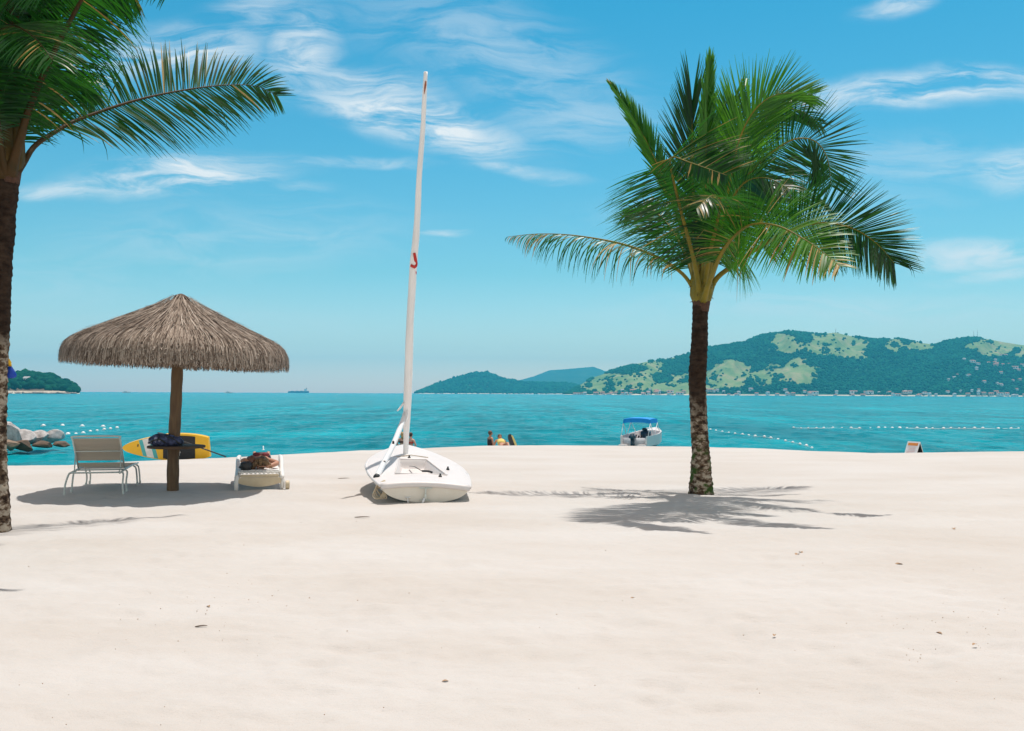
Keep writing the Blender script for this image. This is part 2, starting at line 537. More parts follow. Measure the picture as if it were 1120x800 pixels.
head = Hill([(612, 433), (622, 429), (646, 414), (674, 404), (711, 396), (730, 392), (749, 388.5), (773, 380), (797, 377), (813, 374), (832, 367), (860, 363.7),
             (878, 365), (897, 366), (914, 364), (930, 367), (953, 371), (969, 371.5), (985, 372), (1004, 375.5), (1022, 378), (1036, 373.5), (1053, 371),
             (1069, 370), (1083, 370.5), (1101, 374), (1120, 376.5), (1180, 384), (1260, 398), (1340, 415), (1400, 433)], 3000, 3900, 101)
head.build('headland_hill', M['hill'], 620, 150, 'long green headland with grassy patches across the bay', wood=grassy)
mid = Hill([(452, 431), (459, 428), (478, 420), (504, 411), (520, 407.5), (533, 407), (552, 415), (575, 418), (601, 419), (620, 419), (650, 424), (690, 433)], 5000, 5600, 131)
mid.build('island_hill', M['hill_far'], 200, 40, 'dark wooded island left of the headland')
far = Hill([(520, 432), (550, 421), (565, 416.5), (585, 411), (601, 405), (620, 403.5), (649, 401), (662, 406), (678, 403.5), (700, 402), (740, 410), (800, 432)], 8200, 9600, 151, .15)
far.build('distant_mountain', M['hill_far'], 160, 30, 'pale blue mountain far behind the wooded island')
isl = Hill([(-160, 428), (-110, 412), (-60, 404), (-20, 408), (11, 411), (30, 410), (45, 411.5), (59, 415), (73, 420), (83, 425), (87, 429)], 1250, 1390, 171, .2, .6)
isl.build('islet_hill', M['islet'], 160, 40, 'low wooded islet point at the far left')


def forest(name, hill, count, rmin, rmax, mat, label, mask=None, tmax=1.02, sub=1, tmin=.02, low=.9):
    bm = bmesh.new(); bmesh.ops.create_icosphere(bm, subdivisions=sub, radius=1)
    bm.verts.ensure_lookup_table()
    tv = np.array([v.co[:] for v in bm.verts]); tf = np.array([[v.index for v in f.verts] for f in bm.faces]); bm.free()
    q = rng.uniform(hill.x0 + 2, hill.x1 - 2, count); t = tmin + (tmax - tmin) * rng.random(count) ** low
    X, Y, Z = hill.point(q, t)
    px, py = hill.pix(X, Y, Z)
    keep = (Z > WATER + 1.5) & (px > -60) & (px < 1180)
    if mask is not None:
        gm = mask(px, py)
        keep &= (~gm) | (rng.random(count) < .012)
    X, Y, Z = X[keep], Y[keep], Z[keep]
    n = len(X)
    r = rng.uniform(rmin, rmax, n) * (1 + .5 * (rng.random(n) < .08))
    nv = len(tv)
    jit = 1 + .28 * (rng.random((n, nv, 1)) - .5)
    S = np.stack([r, r, r * rng.uniform(.7, 1.15, n)], -1)[:, None, :]
    co = tv[None] * S * jit + np.stack([X, Y, Z + r * .35], -1)[:, None, :]
    fs = (tf[None] + (np.arange(n) * nv)[:, None, None]).reshape(-1, 3)
    me = bpy.data.meshes.new(name); raw_mesh(me, co.reshape(-1, 3).astype(np.float32), fs)
    me.materials.append(mat)
    o = bpy.data.objects.new(name, me); COL.objects.link(o)
    tag(o, label, 'forest', kind='stuff')
    return o


def forest_mat(name, a, b_):
    m, nt, b = nodes(name)
    g = N(nt, 'ShaderNodeNewGeometry')
    r = ramp(nt, g.outputs['Random Per Island'], [(0, a), (1, b_)])
    nt.links.new(r.outputs[0], b.inputs['Base Color'])
    b.inputs['Roughness'].default_value = 1; b.inputs['Specular IOR Level'].default_value = .05
    return m


M['forest'] = forest_mat('forest_crowns', (.002, .06, .048), (.016, .14, .075))
M['forest_near'] = forest_mat('islet_crowns', (.002, .042, .032), (.010, .085, .045))
forest('forest', head, 60000, 3.0, 5.6, M['forest'], 'dense dark green woods covering the headland slopes', grassy)
forest('woods', isl, 3000, 3.0, 5.2, M['forest_near'], 'round dark green trees massed on the left islet', None, 1.1, 2, .12)
forest('woodland', mid, 6000, 5, 9, M['forest'], 'blue green woods covering the small island', None, .97)

# houses along the far shore -----------------------------------------------
def house_mesh(w, d, h, rh, wallm, roofm):
    mb = MB()
    mb.add([(-w / 2, -d / 2, -3), (w / 2, -d / 2, -3), (w / 2, d / 2, -3), (-w / 2, d / 2, -3), (-w / 2, -d / 2, h), (w / 2, -d / 2, h), (w / 2, d / 2, h), (-w / 2, d / 2, h),
            (-w / 2, 0, h + rh), (w / 2, 0, h + rh)],
           [(0, 1, 5, 4), (1, 2, 6, 5), (2, 3, 7, 6), (3, 0, 4, 7), (5, 6, 9), (7, 4, 8)], 0)
    e = .5
    mb.add([(-w / 2 - e, -d / 2 - e, h - .25), (w / 2 + e, -d / 2 - e, h - .25), (w / 2 + e, 0, h + rh + .25), (-w / 2 - e, 0, h + rh + .25), (w / 2 + e, d / 2 + e, h - .25), (-w / 2 - e, d / 2 + e, h - .25)],
           [(0, 1, 2, 3), (3, 2, 4, 5)], 1)
    for k in range(2):
        x0 = -w * .3 + k * w * .4
        mb.add([(x0, -d / 2 - .05, 1), (x0 + w * .18, -d / 2 - .05, 1), (x0 + w * .18, -d / 2 - .05, h * .75), (x0, -d / 2 - .05, h * .75)], [(0, 1, 2, 3)], 2)
    me_o = mb.build('house', [wallm, roofm, M['black']], None, smooth=False)
    return me_o


HK = [house_mesh(12, 8, 4.5, 2.2, M['wall_white'], M['roof_tile']), house_mesh(9, 8, 6.5, 1.6, M['wall_white'], M['roof_grey']),
      house_mesh(16, 9, 5, 2.2, M['wall_cream'], M['roof_tile']), house_mesh(22, 10, 6, 1.5, M['wall_white'], M['roof_tile'])]
HL = ['tiny white tiled house in the village across the bay', 'tiny white grey-roofed house in the village across the bay',
      'tiny cream tiled house in the village across the bay', 'long low white tiled building in the village across the bay']
hp = []
for px in list(np.linspace(628, 1118, 96)):
    if random.random() < .86: hp.append((px + random.uniform(-5, 5), random.uniform(.0, .045)))
for _ in range(26): hp.append((random.uniform(1035, 1118), random.uniform(.06, .42)))
for _ in range(10): hp.append((random.uniform(660, 720), random.uniform(.02, .1)))
hp += [(1098, .62), (1094, .58)]
used = set()
for (px, t) in hp:
    X, Y, Z = head.point(np.array([px]), np.array([t]))
    if px > 1120: continue
    z = max(float(Z[0]), WATER + .3)
    k = random.choice([0, 0, 1, 1, 2, 3])
    o = HK[k] if k not in used else HK[k].copy()
    if k in used: COL.objects.link(o)
    used.add(k)
    o.location = (float(X[0]), float(Y[0]) - 10, z); o.rotation_euler = (0, 0, random.uniform(-.5, .5))
    s = random.uniform(.75, 1.15); o.scale = (s, s, s)
    tag(o, HL[k], 'house', 'village houses across the bay')
# pale house on the islet
v_, g_ = MB(), None
X, Y, Z = isl.point(np.array([33.]), np.array([.35]))
hs = house_mesh(8, 7, 6, 2, M['wall_white'], M['roof_grey'])
hs.location = (float(X[0]), float(Y[0]) - 8, float(Z[0]) + 2.5); hs.name = 'house'
tag(hs, 'lone white house among the trees of the left islet', 'house')
# radio masts
for i, (px, py0, hgt, lab) in enumerate([(914, 364, 22, 'thin radio mast on the middle summit of the headland'), (1065, 370, 36, 'left one of the pair of thin radio masts on the right hilltop'),
                                         (1069, 370, 40, 'taller right one of the paired radio masts on the right hilltop')]):
    p = P(px, py0 + 1, 3900)
    mb = MB()
    for a in range(3):
        c = V((math.cos(a * 2.094), math.sin(a * 2.094), 0)) * .9
        mb.tube([p + c * 1.6 - V((0, 0, 4)), p + c * .4 + V((0, 0, hgt))], .28, 5)
    for k in range(1, 9):
        z = hgt * k / 9
        mb.tube([p + V((-1.2, 0, z)), p + V((1.2, 0, z))], .2, 4)
    o = mb.build('radio_mast', M['roof_grey'])
    tag(o, lab, 'mast', 'radio masts on the headland')

# foam/rock strip at the islet foot
mb = MB()
for k in range(70):
    q = random.uniform(8, 86)
    X, Y, Z = isl.point(np.array([q]), np.array([random.uniform(-.02, .06)]))
    mb.ball((float(X[0]), float(Y[0]) - 4, WATER + random.uniform(0, 1.2)), (random.uniform(1.5, 4), 2, random.uniform(.8, 2)), 7, 5, jit=.4)
tag(mb.build('shore_rocks', plain('shore_rock', (.42, .36, .32), (.25, .2, .18), .9, .3), smooth=False), 'pale rocks along the foot of the left islet', 'rocks', kind='stuff')

# ships -----------------------------------------------------------------
p = P(326.5, 431.0, 6000); p.z = WATER
t = thing('cargo_ship', 'long dark cargo ship on the horizon right of the thatched parasol', 'ship', p)
mb = MB(); L = 136
secs = [(-L / 2, 7, 12), (-L / 2 + 6, 10, 12), (0, 11, 11.5), (L / 2 - 14, 10, 12), (L / 2, 1, 14)]
vs = []; fs = []
for (x, w, h) in secs: vs += [(x, -w, h), (x, -w * .9, -1), (x, w * .9, -1), (x, w, h)]
for i in range(4):
    for k in range(4):
        fs.append((i * 4 + k, i * 4 + (k + 1) % 4, i * 4 + 4 + (k + 1) % 4, i * 4 + 4 + k))
fs += [(0, 1, 2, 3), (19, 18, 17, 16)]
mb.add(vs, fs); mb.build('hull', M['ship'], t, smooth=False)
mb = MB(); mb.box((46, 0, 18), (16, 18, 14), bev=.4); mb.box((46, 0, 26), (10, 20, 3), bev=.3); mb.build('bridge', M['wall_white'], t, smooth=False)
mb = MB(); mb.box((52, 0, 30), (4, 4, 8), bev=.4); mb.build('funnel', M['roof_tile'], t, smooth=False)
mb = MB()
for x in (-40, -10, 20): mb.box((x, 0, 13), (20, 16, 3), bev=.3)
mb.build('hatch_cover', M['roof_grey'], t, smooth=False)


def yacht(px, py, Y, Ln, lab):
    p = P(px, py, Y); p.z = WATER
    t = thing('motor_yacht', lab, 'boat', p)
    mb = MB(); vs = []; fs = []
    for (x, w, h) in [(-.5, .1, .09), (-.2, .12, .09), (.2, .1, .1), (.5, .01, .13)]: vs += [(x * Ln, -w * Ln, h * Ln), (x * Ln * .95, -w * Ln * .7, -.02 * Ln), (x * Ln * .95, w * Ln * .7, -.02 * Ln), (x * Ln, w * Ln, h * Ln)]
    for i in range(3):
        for k in range(4): fs.append((i * 4 + k, i * 4 + (k + 1) % 4, i * 4 + 4 + (k + 1) % 4, i * 4 + 4 + k))
    fs += [(0, 1, 2, 3), (15, 14, 13, 12)]
    mb.add(vs, fs); mb.build('hull', M['white_gel'], t, smooth=False)
    mb = MB(); mb.box((-.05 * Ln, 0, .14 * Ln), (.42 * Ln, .16 * Ln, .1 * Ln), bev=.02 * Ln); mb.box((-.1 * Ln, 0, .21 * Ln), (.22 * Ln, .14 * Ln, .06 * Ln), bev=.015 * Ln)
    mb.build('cabin', M['white_gel'], t, smooth=False)


yacht(138, 429, 2600, 24, 'small white motor yacht on the horizon left of the parasol pole')
yacht(250, 430, 3000, 26, 'small white motor yacht on the horizon right of the parasol pole')

# ------------------------------------------------------------------ palms
def catmull(pts, n):
    pts = [V(p) for p in pts]
    q = [pts[0] * 2 - pts[1]] + pts + [pts[-1] * 2 - pts[-2]]
    out = []
    m_ = len(pts) - 1
    for i in range(n):
        s = i / (n - 1) * m_
        k = min(int(s), m_ - 1); f = s - k
        a, b, c, d = q[k], q[k + 1], q[k + 2], q[k + 3]
        out.append(.5 * ((2 * b) + (c - a) * f + (2 * a - 5 * b + 4 * c - d) * f * f + (3 * b - a - 3 * c + d) * f ** 3))
    # resample by arc length
    L = [0]
    for i in range(1, n): L.append(L[-1] + (out[i] - out[i - 1]).length)
    T = L[-1]; res = []; j = 0
    for i in range(n):
        s = T * i / (n - 1)
        while j < n - 2 and L[j + 1] < s: j += 1
        f = (s - L[j]) / max(L[j + 1] - L[j], 1e-9)
        res.append(out[j].lerp(out[j + 1], min(max(f, 0), 1)))
    return res, T


def frond(parent, pts, Nrm=(0, -.6, .8), L=.75, n=80, t0=.22, sweep=(35, 62), droop=.35, lift=.15, jit=.12, gap=0.0, dry=0.0, bright=False, w=.025, tip=.28,
          rb=.045, sides=(1, 1), curl=0.0, petm=None, dry_side=0, base_w=1.0):
    L *= 1.16; n = int(n * 1.45); dry *= .45
    line, T = catmull(pts, 90)
    Nv = V(Nrm).normalized()
    mb = MB()
    rnd = random
    for sgn, ss in ((1, sides[0]), (-1, sides[1])):
        i = 0
        for k in range(n):
            s = (k + rnd.uniform(-.3, .3)) / (n - 1)
            s = min(max(s, 0), 1)
            if rnd.random() < gap: continue
            t = t0 + (1 - t0) * s
            f = t * 89; j = min(int(f), 88)
            p = line[j].lerp(line[j + 1], f - j)
            tg = (line[min(j + 2, 89)] - line[max(j - 1, 0)]).normalized()
            S = tg.cross(Nv)
            if S.length < .05: S = tg.orthogonal()
            S.normalize(); Nn = S.cross(tg).normalized()
            a = math.radians(sweep[0] + (sweep[1] - sweep[0]) * s + rnd.uniform(-5, 5))
            pr = min(1, .45 + 2.2 * s) * (1 - (1 - tip) * max(0, (s - .45) / .55) ** 1.6)
            ln = L * ss * pr * rnd.uniform(.86, 1.1)
            d = S * sgn * math.cos(a) + tg * math.sin(a) + Nn * (lift + rnd.uniform(-jit, jit))
            d.normalize()
            W = Nn.cross(d).normalized()
            rl_ = rnd.uniform(.05, .5); W = (W * math.cos(rl_) + Nn * math.sin(rl_) * sgn).normalized()
            seg = 5
            q = p.copy(); vs = []
            dr = droop * rnd.uniform(.7, 1.4)
            fold = rnd.uniform(.35, .8) if rnd.random() < .06 else 2
            ww = w * rnd.uniform(.8, 1.2)
            for h in range(seg + 1):
                x = h / seg
                wid = ww * (.55 + 1.2 * x if x < .35 else 1 - ((x - .35) / .65) ** 1.7) * .5
                wid = max(wid, .0015)
                vs += [q + W * wid, q - W * wid]
                d = d + V((0, 0, -1)) * dr * (.35 + x) * .34 + tg * curl * .1
                if x > fold: d = d + V((0, 0, -1.4))
                d.normalize()
                q = q + d * (ln / seg)
            mi = 0
            if rnd.random() < dry * (0.25 + 1.5 * max(0, s - .55)): mi = 1
            if dry_side == sgn and rnd.random() < .3: mi = 1
            mb.add(vs, [(2 * h, 2 * h + 1, 2 * h + 3, 2 * h + 2) for h in range(seg)], mi)
    fo = mb.build('frond', [M['leaf_bright'] if bright else M['leaf'], M['leaf_dry']], parent, world=True, smooth=True)
    st = MB()
    rad = []
    for i in range(90):
        t = i / 89
        r = rb * base_w * (1 - t) ** 1.5 * .6 + .021 * (1 - t) + .004
        if t < .07: r *= 1 + (1 - t / .07) * .5
        rad.append(r)
    st.tube(line[::2] + [line[-1]], rad[::2] + [rad[-1]], 7, flat=.7)
    so = st.build('stalk', petm or M['petiole'], fo)
    # the stalk is built in world space: bring it into its parent's space
    inv = wmat(fo).inverted()
    for v in so.data.vertices: v.co = inv @ v.co
    return fo


def bark_mat(name, light_lo, zl, moss):
    m, nt, b = nodes(name)
    tc = N(nt, 'ShaderNodeTexCoord')
    n = N(nt, 'ShaderNodeTexNoise'); n.inputs['Scale'].default_value = 7; n.inputs['Detail'].default_value = 7; n.inputs['Roughness'].default_value = .7
    mp = N(nt, 'ShaderNodeMapping'); mp.inputs['Scale'].default_value = (1, 1, 1.6)
    nt.links.new(tc.outputs['Object'], mp.inputs[0]); nt.links.new(mp.outputs[0], n.inputs['Vector'])
    dark = ramp(nt, n.outputs[0], [(.35, (.018, .010, .007)), (.64, (.06, .038, .026))])
    light = ramp(nt, n.outputs[0], [(.40, (.03, .018, .012)), (.5, (.15, .10, .065)), (.56, (.42, .35, .27))])
    s = N(nt, 'ShaderNodeSeparateXYZ'); nt.links.new(tc.outputs['Object'], s.inputs[0])
    n2 = N(nt, 'ShaderNodeTexNoise'); n2.inputs['Scale'].default_value = 3.5; n2.inputs['Detail'].default_value = 4
    nt.links.new(tc.outputs['Object'], n2.inputs['Vector'])
    ad = N(nt, 'ShaderNodeMath', operation='MULTIPLY_ADD'); nt.links.new(n2.outputs[0], ad.inputs[0]); ad.inputs[1].default_value = 1.6; nt.links.new(s.outputs[2], ad.inputs[2])
    mr = N(nt, 'ShaderNodeMapRange'); mr.inputs['From Min'].default_value = zl + .8 + .35; mr.inputs['From Max'].default_value = zl + .8 - .35
    nt.links.new(ad.outputs[0], mr.inputs[0])
    mx = N(nt, 'ShaderNodeMixRGB'); nt.links.new(mr.outputs[0], mx.inputs[0]); nt.links.new(dark.outputs[0], mx.inputs[1]); nt.links.new(light.outputs[0], mx.inputs[2])
    outc = mx
    if moss:
        n3 = N(nt, 'ShaderNodeTexNoise'); n3.inputs['Scale'].default_value = 5; n3.inputs['Detail'].default_value = 6
        nt.links.new(tc.outputs['Object'], n3.inputs['Vector'])
        mm = N(nt, 'ShaderNodeMapRange'); mm.inputs['From Min'].default_value = .5; mm.inputs['From Max'].default_value = .6; nt.links.new(n3.outputs[0], mm.inputs[0])
        # moss grows in a band above the ground
        zz = N(nt, 'ShaderNodeMapRange'); zz.inputs['From Min'].default_value = 1.0; zz.inputs['From Max'].default_value = .7; nt.links.new(s.outputs[2], zz.inputs[0])
        ml = N(nt, 'ShaderNodeMath', operation='MULTIPLY'); nt.links.new(mm.outputs[0], ml.inputs[0]); nt.links.new(zz.outputs[0], ml.inputs[1])
        ms = N(nt, 'ShaderNodeMixRGB'); ms.inputs[2].default_value = (.045, .085, .018, 1)
        nt.links.new(ml.outputs[0], ms.inputs[0]); nt.links.new(mx.outputs[0], ms.inputs[1]); outc = ms
    nt.links.new(outc.outputs[0], b.inputs['Base Color'])
    b.inputs['Roughness'].default_value = .95; b.inputs['Specular IOR Level'].default_value = .15
    bp = N(nt, 'ShaderNodeBump'); bp.inputs['Strength'].default_value = .9; bp.inputs['Distance'].default_value = .03
    nt.links.new(n.outputs[0], bp.inputs['Height']); nt.links.new(bp.outputs[0], b.inputs['Normal'])
    return m


def trunk(parent, pts, rads, mat, seed, nrings=150, rough=.09):
    line, T = catmull(pts, nrings)
    rr = np.interp(np.linspace(0, 1, nrings), np.linspace(0, 1, len(rads)), rads)
    mb = MB(); n = 22; vs = []; fs = []
    ringz = 0; period = .085
    for i, p in enumerate(line):
        s = T * i / (nrings - 1)
        ph = (s / period + .8 * mnoise.noise(V((seed, 0, s * 2)))) % 1
        ring = (.085 * (1 - ph) ** 2 - .03)
        for k in range(n):
            a = 2 * PI * k / n
            nn = mnoise.noise(V((math.cos(a) * 1.3 + seed, math.sin(a) * 1.3, s * 1.6))) * rough + mnoise.noise(V((math.cos(a) * 4 + seed, math.sin(a) * 4, s * 9))) * rough * .8
            r = rr[i] * (1 + ring + nn)
            vs.append(p + V((math.cos(a) * r, math.sin(a) * r, 0)))
    for i in range(nrings - 1):
        for k in range(n):
            fs.append((i * n + k, i * n + (k + 1) % n, (i + 1) * n + (k + 1) % n, (i + 1) * n + k))
    fs.append(tuple((nrings - 1) * n + k for k in range(n)))
    mb.add(vs, fs)
    return mb.build('trunk', mat, parent, world=True)


# right palm
pb = on_sand(767, 540)
Y0 = pb.y
right = thing('palm_tree', 'full green coconut palm standing on the open sand, its trunk whole in view', 'palm tree', pb, group='coconut palms on the beach')
M['bark_r'] = bark_mat('palm_bark', 0, 1.45, True)
tp = [P(767, 546, Y0), P(767, 530, Y0), P(766.5, 500, Y0), P(765, 470, Y0), P(764, 440, Y0), P(763, 415, Y0), P(764.5, 385, Y0), P(765.5, 355, Y0), P(766, 322, Y0)]
trunk(right, tp, [.22, .175, .147, .14, .14, .15, .135, .128, .125], M['bark_r'], 3.1)


def FR(Yb, lst): return [P(x, y, Yb + d) for (x, y, d) in lst]


# crown base: yellow-olive sheaths and brown fibre
mb = MB()
for k in range(7):
    a = k * .9 + .3
    c = V((math.cos(a), math.sin(a), 0))
    b0 = P(767, 337, Y0)
    mb.tube([b0 + c * .06, b0 + c * .135 + V((0, 0, .22)), b0 + c * .14 + V((0, 0, .45)), b0 + c * .12 + V((0, 0, .75))], [.08, .10, .075, .04], 8, flat=.55, up=c)
mb.build('leaf_sheath', M['sheath'], right, world=True)
mb = MB()
b0 = P(767, 338, Y0)
mb.tube([b0 + V((0, 0, z)) for z in (-.05, .1, .4, .8, 1.1)], [.125, .15, .15, .11, .03], 12)
for k in range(40):
    a = random.uniform(0, 2 * PI); z = random.uniform(.1, .8); c = V((math.cos(a), math.sin(a), 0))
    q = b0 + V((0, 0, z)) + c * .13
    mb.tube([q, q + c * random.uniform(.03, .1) + V((0, 0, random.uniform(-.12, .08)))], [.012, .003], 4)
mb.build('fibre_sheath', M['fibre'], right, world=True)

CAMN = (0, -1, .25)
# left long ragged frond
frond(right, FR(Y0, [(764, 328, 0), (752, 306, .05), (738, 293, .1), (718, 281, .2), (680, 267, .4), (630, 258, .65), (590, 256, .85), (556, 259, 1.0)]), (0, -.35, 1), .85, 62, .2, (15, 65), 1.7, -.1, .2, .38, .9, sides=(1, .9), tip=.12)
# front left frond, rising and folding over towards the camera
frond(right, FR(Y0, [(766, 330, -.05), (762, 300, -.3), (755, 270, -.65), (747, 240, -1.1), (739, 208, -1.55), (733, 180, -2.0), (736, 172, -2.3), (755, 178, -2.7), (795, 192, -3.1)]), (-.12, -1, .2), 1.0, 150, .18, (0, 34), .16, -.02, .10, .02, .5, sides=(.45, 1.05), tip=.3, w=.032)
# upright frond
frond(right, FR(Y0, [(767, 325, .1), (764, 270, .4), (759, 220, .6), (757, 185, .7), (757, 145, .85), (757, 112, .95)]), (0, -1, .1), .95, 80, .3, (38, 82), .03, .1, .08, tip=.85)
# spear leaf
frond(right, FR(Y0, [(769, 325, .05), (770, 260, .1), (771, 200, .15), (773, 125, .2), (775, 80, .2)]), (.3, -1, 0), .55, 60, .45, (70, 84), .02, .1, .08, bright=True, w=.045, tip=.7)
# left upper folded frond
frond(right, FR(Y0, [(766, 325, .1), (752, 270, .5), (735, 220, .9), (716, 175, 1.2), (700, 142, 1.3), (686, 118, 1.4), (670, 95, 1.5)]), (.4, -.8, .4), .6, 70, .42, (58, 78), .05, .1, .1, bright=True, w=.045, dry=.15)
# upper right arch
frond(right, FR(Y0, [(770, 325, .15), (785, 265, .4), (797, 205, .6), (808, 155, .4), (826, 120, .35), (852, 103, .3), (888, 104, .3)]), CAMN, 1.0, 105, .28, (42, 62), .08, .1, .08, bright=True)
frond(right, FR(Y0, [(770, 322, .25), (782, 260, .8), (795, 200, 1.1), (812, 150, 1.3), (840, 122, 1.5), (872, 120, 1.6), (897, 135, 1.7)]), (.1, -1, .35), .9, 85, .28, (40, 60), .25, 0, .08)
# right arch curling down
frond(right, FR(Y0, [(771, 325, .1), (785, 270, .4), (800, 225, .6), (820, 190, .65), (845, 166, .6), (870, 152, .5), (892, 155, .4), (905, 174, .4), (909, 204, .4)]), (0, -1, .1), .92, 115, .28, (15, 38), .06, .05, .08, tip=.45)
# large right frond
frond(right, FR(Y0, [(773, 328, .05), (783, 306, .1), (800, 292, .05), (832, 270, -.3), (865, 252, -.65), (900, 244, -1.0), (932, 250, -1.3), (958, 266, -1.55), (978, 288, -1.75)]), (0, -1, .05), .76, 125, .36, (6, 58), .02, .05, .06, tip=.5)
# front right drooping frond
frond(right, FR(Y0, [(769, 330, -.1), (777, 305, -.5), (788, 280, -.95), (802, 260, -1.4), (822, 246, -1.9), (850, 247, -2.3), (880, 262, -2.65), (905, 280, -2.9), (918, 291, -3.1)]), (.05, -1, .2), .85, 120, .26, (-32, 48), .26, .1, .12, .03, .5, bright=True, sides=(1.0, .85), w=.03)
# fill fronds behind
frond(right, FR(Y0, [(768, 325, .3), (778, 260, .9), (790, 200, 1.3), (798, 150, 1.5), (801, 112, 1.6)]), (0, -1, .1), .9, 90, .25, (30, 72), .08, .1, .1, bright=True, tip=.6)
frond(right, FR(Y0, [(771, 325, .2), (790, 275, .8), (815, 240, 1.3), (850, 215, 1.8), (885, 212, 2.1), (906, 226, 2.3)]), (0, -.7, .7), .85, 85, .22, (15, 50), .35, 0, .1)
frond(right, FR(Y0, [(765, 325, .2), (750, 280, .7), (730, 245, 1.2), (706, 226, 1.6), (684, 234, 1.9)]), (.1, -.8, .5), .8, 80, .22, (10, 50), .35, 0, .1)
frond(right, FR(Y0, [(769, 325, .0), (782, 270, -.3), (797, 225, -.6), (815, 200, -.9), (838, 195, -1.2), (862, 206, -1.5)]), (0, -.9, .4), .8, 75, .25, (15, 55), .3, 0, .12)

frond(right, FR(Y0, [(768, 325, .0), (776, 280, -.5), (784, 245, -1.0), (788, 220, -1.6), (779, 214, -2.0), (762, 228, -2.3)]), (.1, -.3, 1), .75, 80, .22, (5, 50), .55, 0, .14, .04, .5)
# left palm
lb = on_sand(-3, 580)
YL = lb.y
left = thing('palm_tree', 'shaded palm cut by the photo edge, mottled trunk behind a blue bag', 'palm tree', lb, group='coconut palms on the beach')
M['bark_l'] = bark_mat('mottled_palm_bark', 0, 2.1, False)
trunk(left, [P(-3, 588, YL), P(-3.5, 560, YL), P(-5.5, 500, YL), P(-5.5, 430, YL), P(-4, 370, YL), P(-1, 300, YL), P(2, 250, YL), P(6, 185, YL)], [.155, .14, .13, .135, .135, .135, .145, .15], M['bark_l'], 8.4)
mb = MB()
for k in range(7):
    a = k * .9 - .2
    c = V((math.cos(a), math.sin(a), 0)); b0 = P(6, 197, YL)
    mb.tube([b0 + c * .07, b0 + c * .16 + V((0, 0, .22)), b0 + c * .16 + V((0, 0, .5)), b0 + c * .13 + V((0, 0, .85))], [.09, .11, .085, .045], 8, flat=.55, up=c)
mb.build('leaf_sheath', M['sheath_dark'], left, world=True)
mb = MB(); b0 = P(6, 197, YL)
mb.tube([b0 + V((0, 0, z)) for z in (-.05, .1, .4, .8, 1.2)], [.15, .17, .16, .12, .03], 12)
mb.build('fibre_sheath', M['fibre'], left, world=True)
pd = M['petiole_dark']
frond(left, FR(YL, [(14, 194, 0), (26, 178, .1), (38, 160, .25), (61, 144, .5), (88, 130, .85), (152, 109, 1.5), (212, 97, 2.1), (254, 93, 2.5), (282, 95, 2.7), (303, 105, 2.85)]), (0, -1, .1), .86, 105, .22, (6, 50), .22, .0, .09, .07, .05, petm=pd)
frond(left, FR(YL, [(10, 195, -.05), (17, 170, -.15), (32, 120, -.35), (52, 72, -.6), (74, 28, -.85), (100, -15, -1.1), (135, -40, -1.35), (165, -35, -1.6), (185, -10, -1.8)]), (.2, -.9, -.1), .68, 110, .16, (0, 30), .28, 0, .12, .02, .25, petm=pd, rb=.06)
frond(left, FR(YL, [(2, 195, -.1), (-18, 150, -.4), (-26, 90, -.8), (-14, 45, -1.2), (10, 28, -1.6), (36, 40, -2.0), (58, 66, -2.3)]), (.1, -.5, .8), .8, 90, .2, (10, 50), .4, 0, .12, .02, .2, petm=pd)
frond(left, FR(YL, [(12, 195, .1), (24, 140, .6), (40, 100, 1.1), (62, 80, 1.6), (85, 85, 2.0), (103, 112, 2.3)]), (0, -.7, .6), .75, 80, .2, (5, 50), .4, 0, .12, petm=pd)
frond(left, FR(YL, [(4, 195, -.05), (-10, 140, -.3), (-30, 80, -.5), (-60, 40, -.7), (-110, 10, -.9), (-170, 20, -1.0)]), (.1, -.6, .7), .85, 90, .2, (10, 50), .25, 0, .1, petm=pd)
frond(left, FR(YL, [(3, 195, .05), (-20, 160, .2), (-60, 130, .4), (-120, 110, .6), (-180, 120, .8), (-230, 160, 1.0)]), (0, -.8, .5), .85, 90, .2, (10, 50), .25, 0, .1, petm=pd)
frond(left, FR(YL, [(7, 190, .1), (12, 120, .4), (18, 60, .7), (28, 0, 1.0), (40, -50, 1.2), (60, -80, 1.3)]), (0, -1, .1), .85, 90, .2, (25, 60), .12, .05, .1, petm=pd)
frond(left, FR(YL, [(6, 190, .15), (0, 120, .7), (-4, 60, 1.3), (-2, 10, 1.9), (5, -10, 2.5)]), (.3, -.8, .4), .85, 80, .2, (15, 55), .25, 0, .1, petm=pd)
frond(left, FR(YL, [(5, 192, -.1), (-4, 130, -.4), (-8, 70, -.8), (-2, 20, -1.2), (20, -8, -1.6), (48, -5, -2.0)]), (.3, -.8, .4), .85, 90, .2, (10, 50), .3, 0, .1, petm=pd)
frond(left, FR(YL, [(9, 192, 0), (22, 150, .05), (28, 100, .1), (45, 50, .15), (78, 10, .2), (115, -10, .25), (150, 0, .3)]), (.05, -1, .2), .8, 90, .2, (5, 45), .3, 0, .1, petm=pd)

for k in range(9):
    a = random.uniform(-2.6, 2.9); e = random.uniform(.3, 1.2)
    b0 = P(8, 192, YL); dr_ = V((math.cos(a) * .9, math.sin(a), 0))
    dr_.x = min(dr_.x, -.12)
    pt = [b0 + dr_ * (f * 3.2 * math.cos(e * (1 - .4 * f))) + V((0, 0, 3.4 * f * math.sin(e) - 2.1 * f ** 2.6)) for f in np.linspace(0, 1, 6)]
    if any(p_.y > 1 and 560 + p_.x / p_.y * 1000 > -40 and 430 - (p_.z - H_CAM) / p_.y * 1000 > 60 for p_ in pt[2:]): continue
    frond(left, pt, (0, -.3, 1), .85, 85, .2, (10, 50), .35, 0, .1, petm=pd)

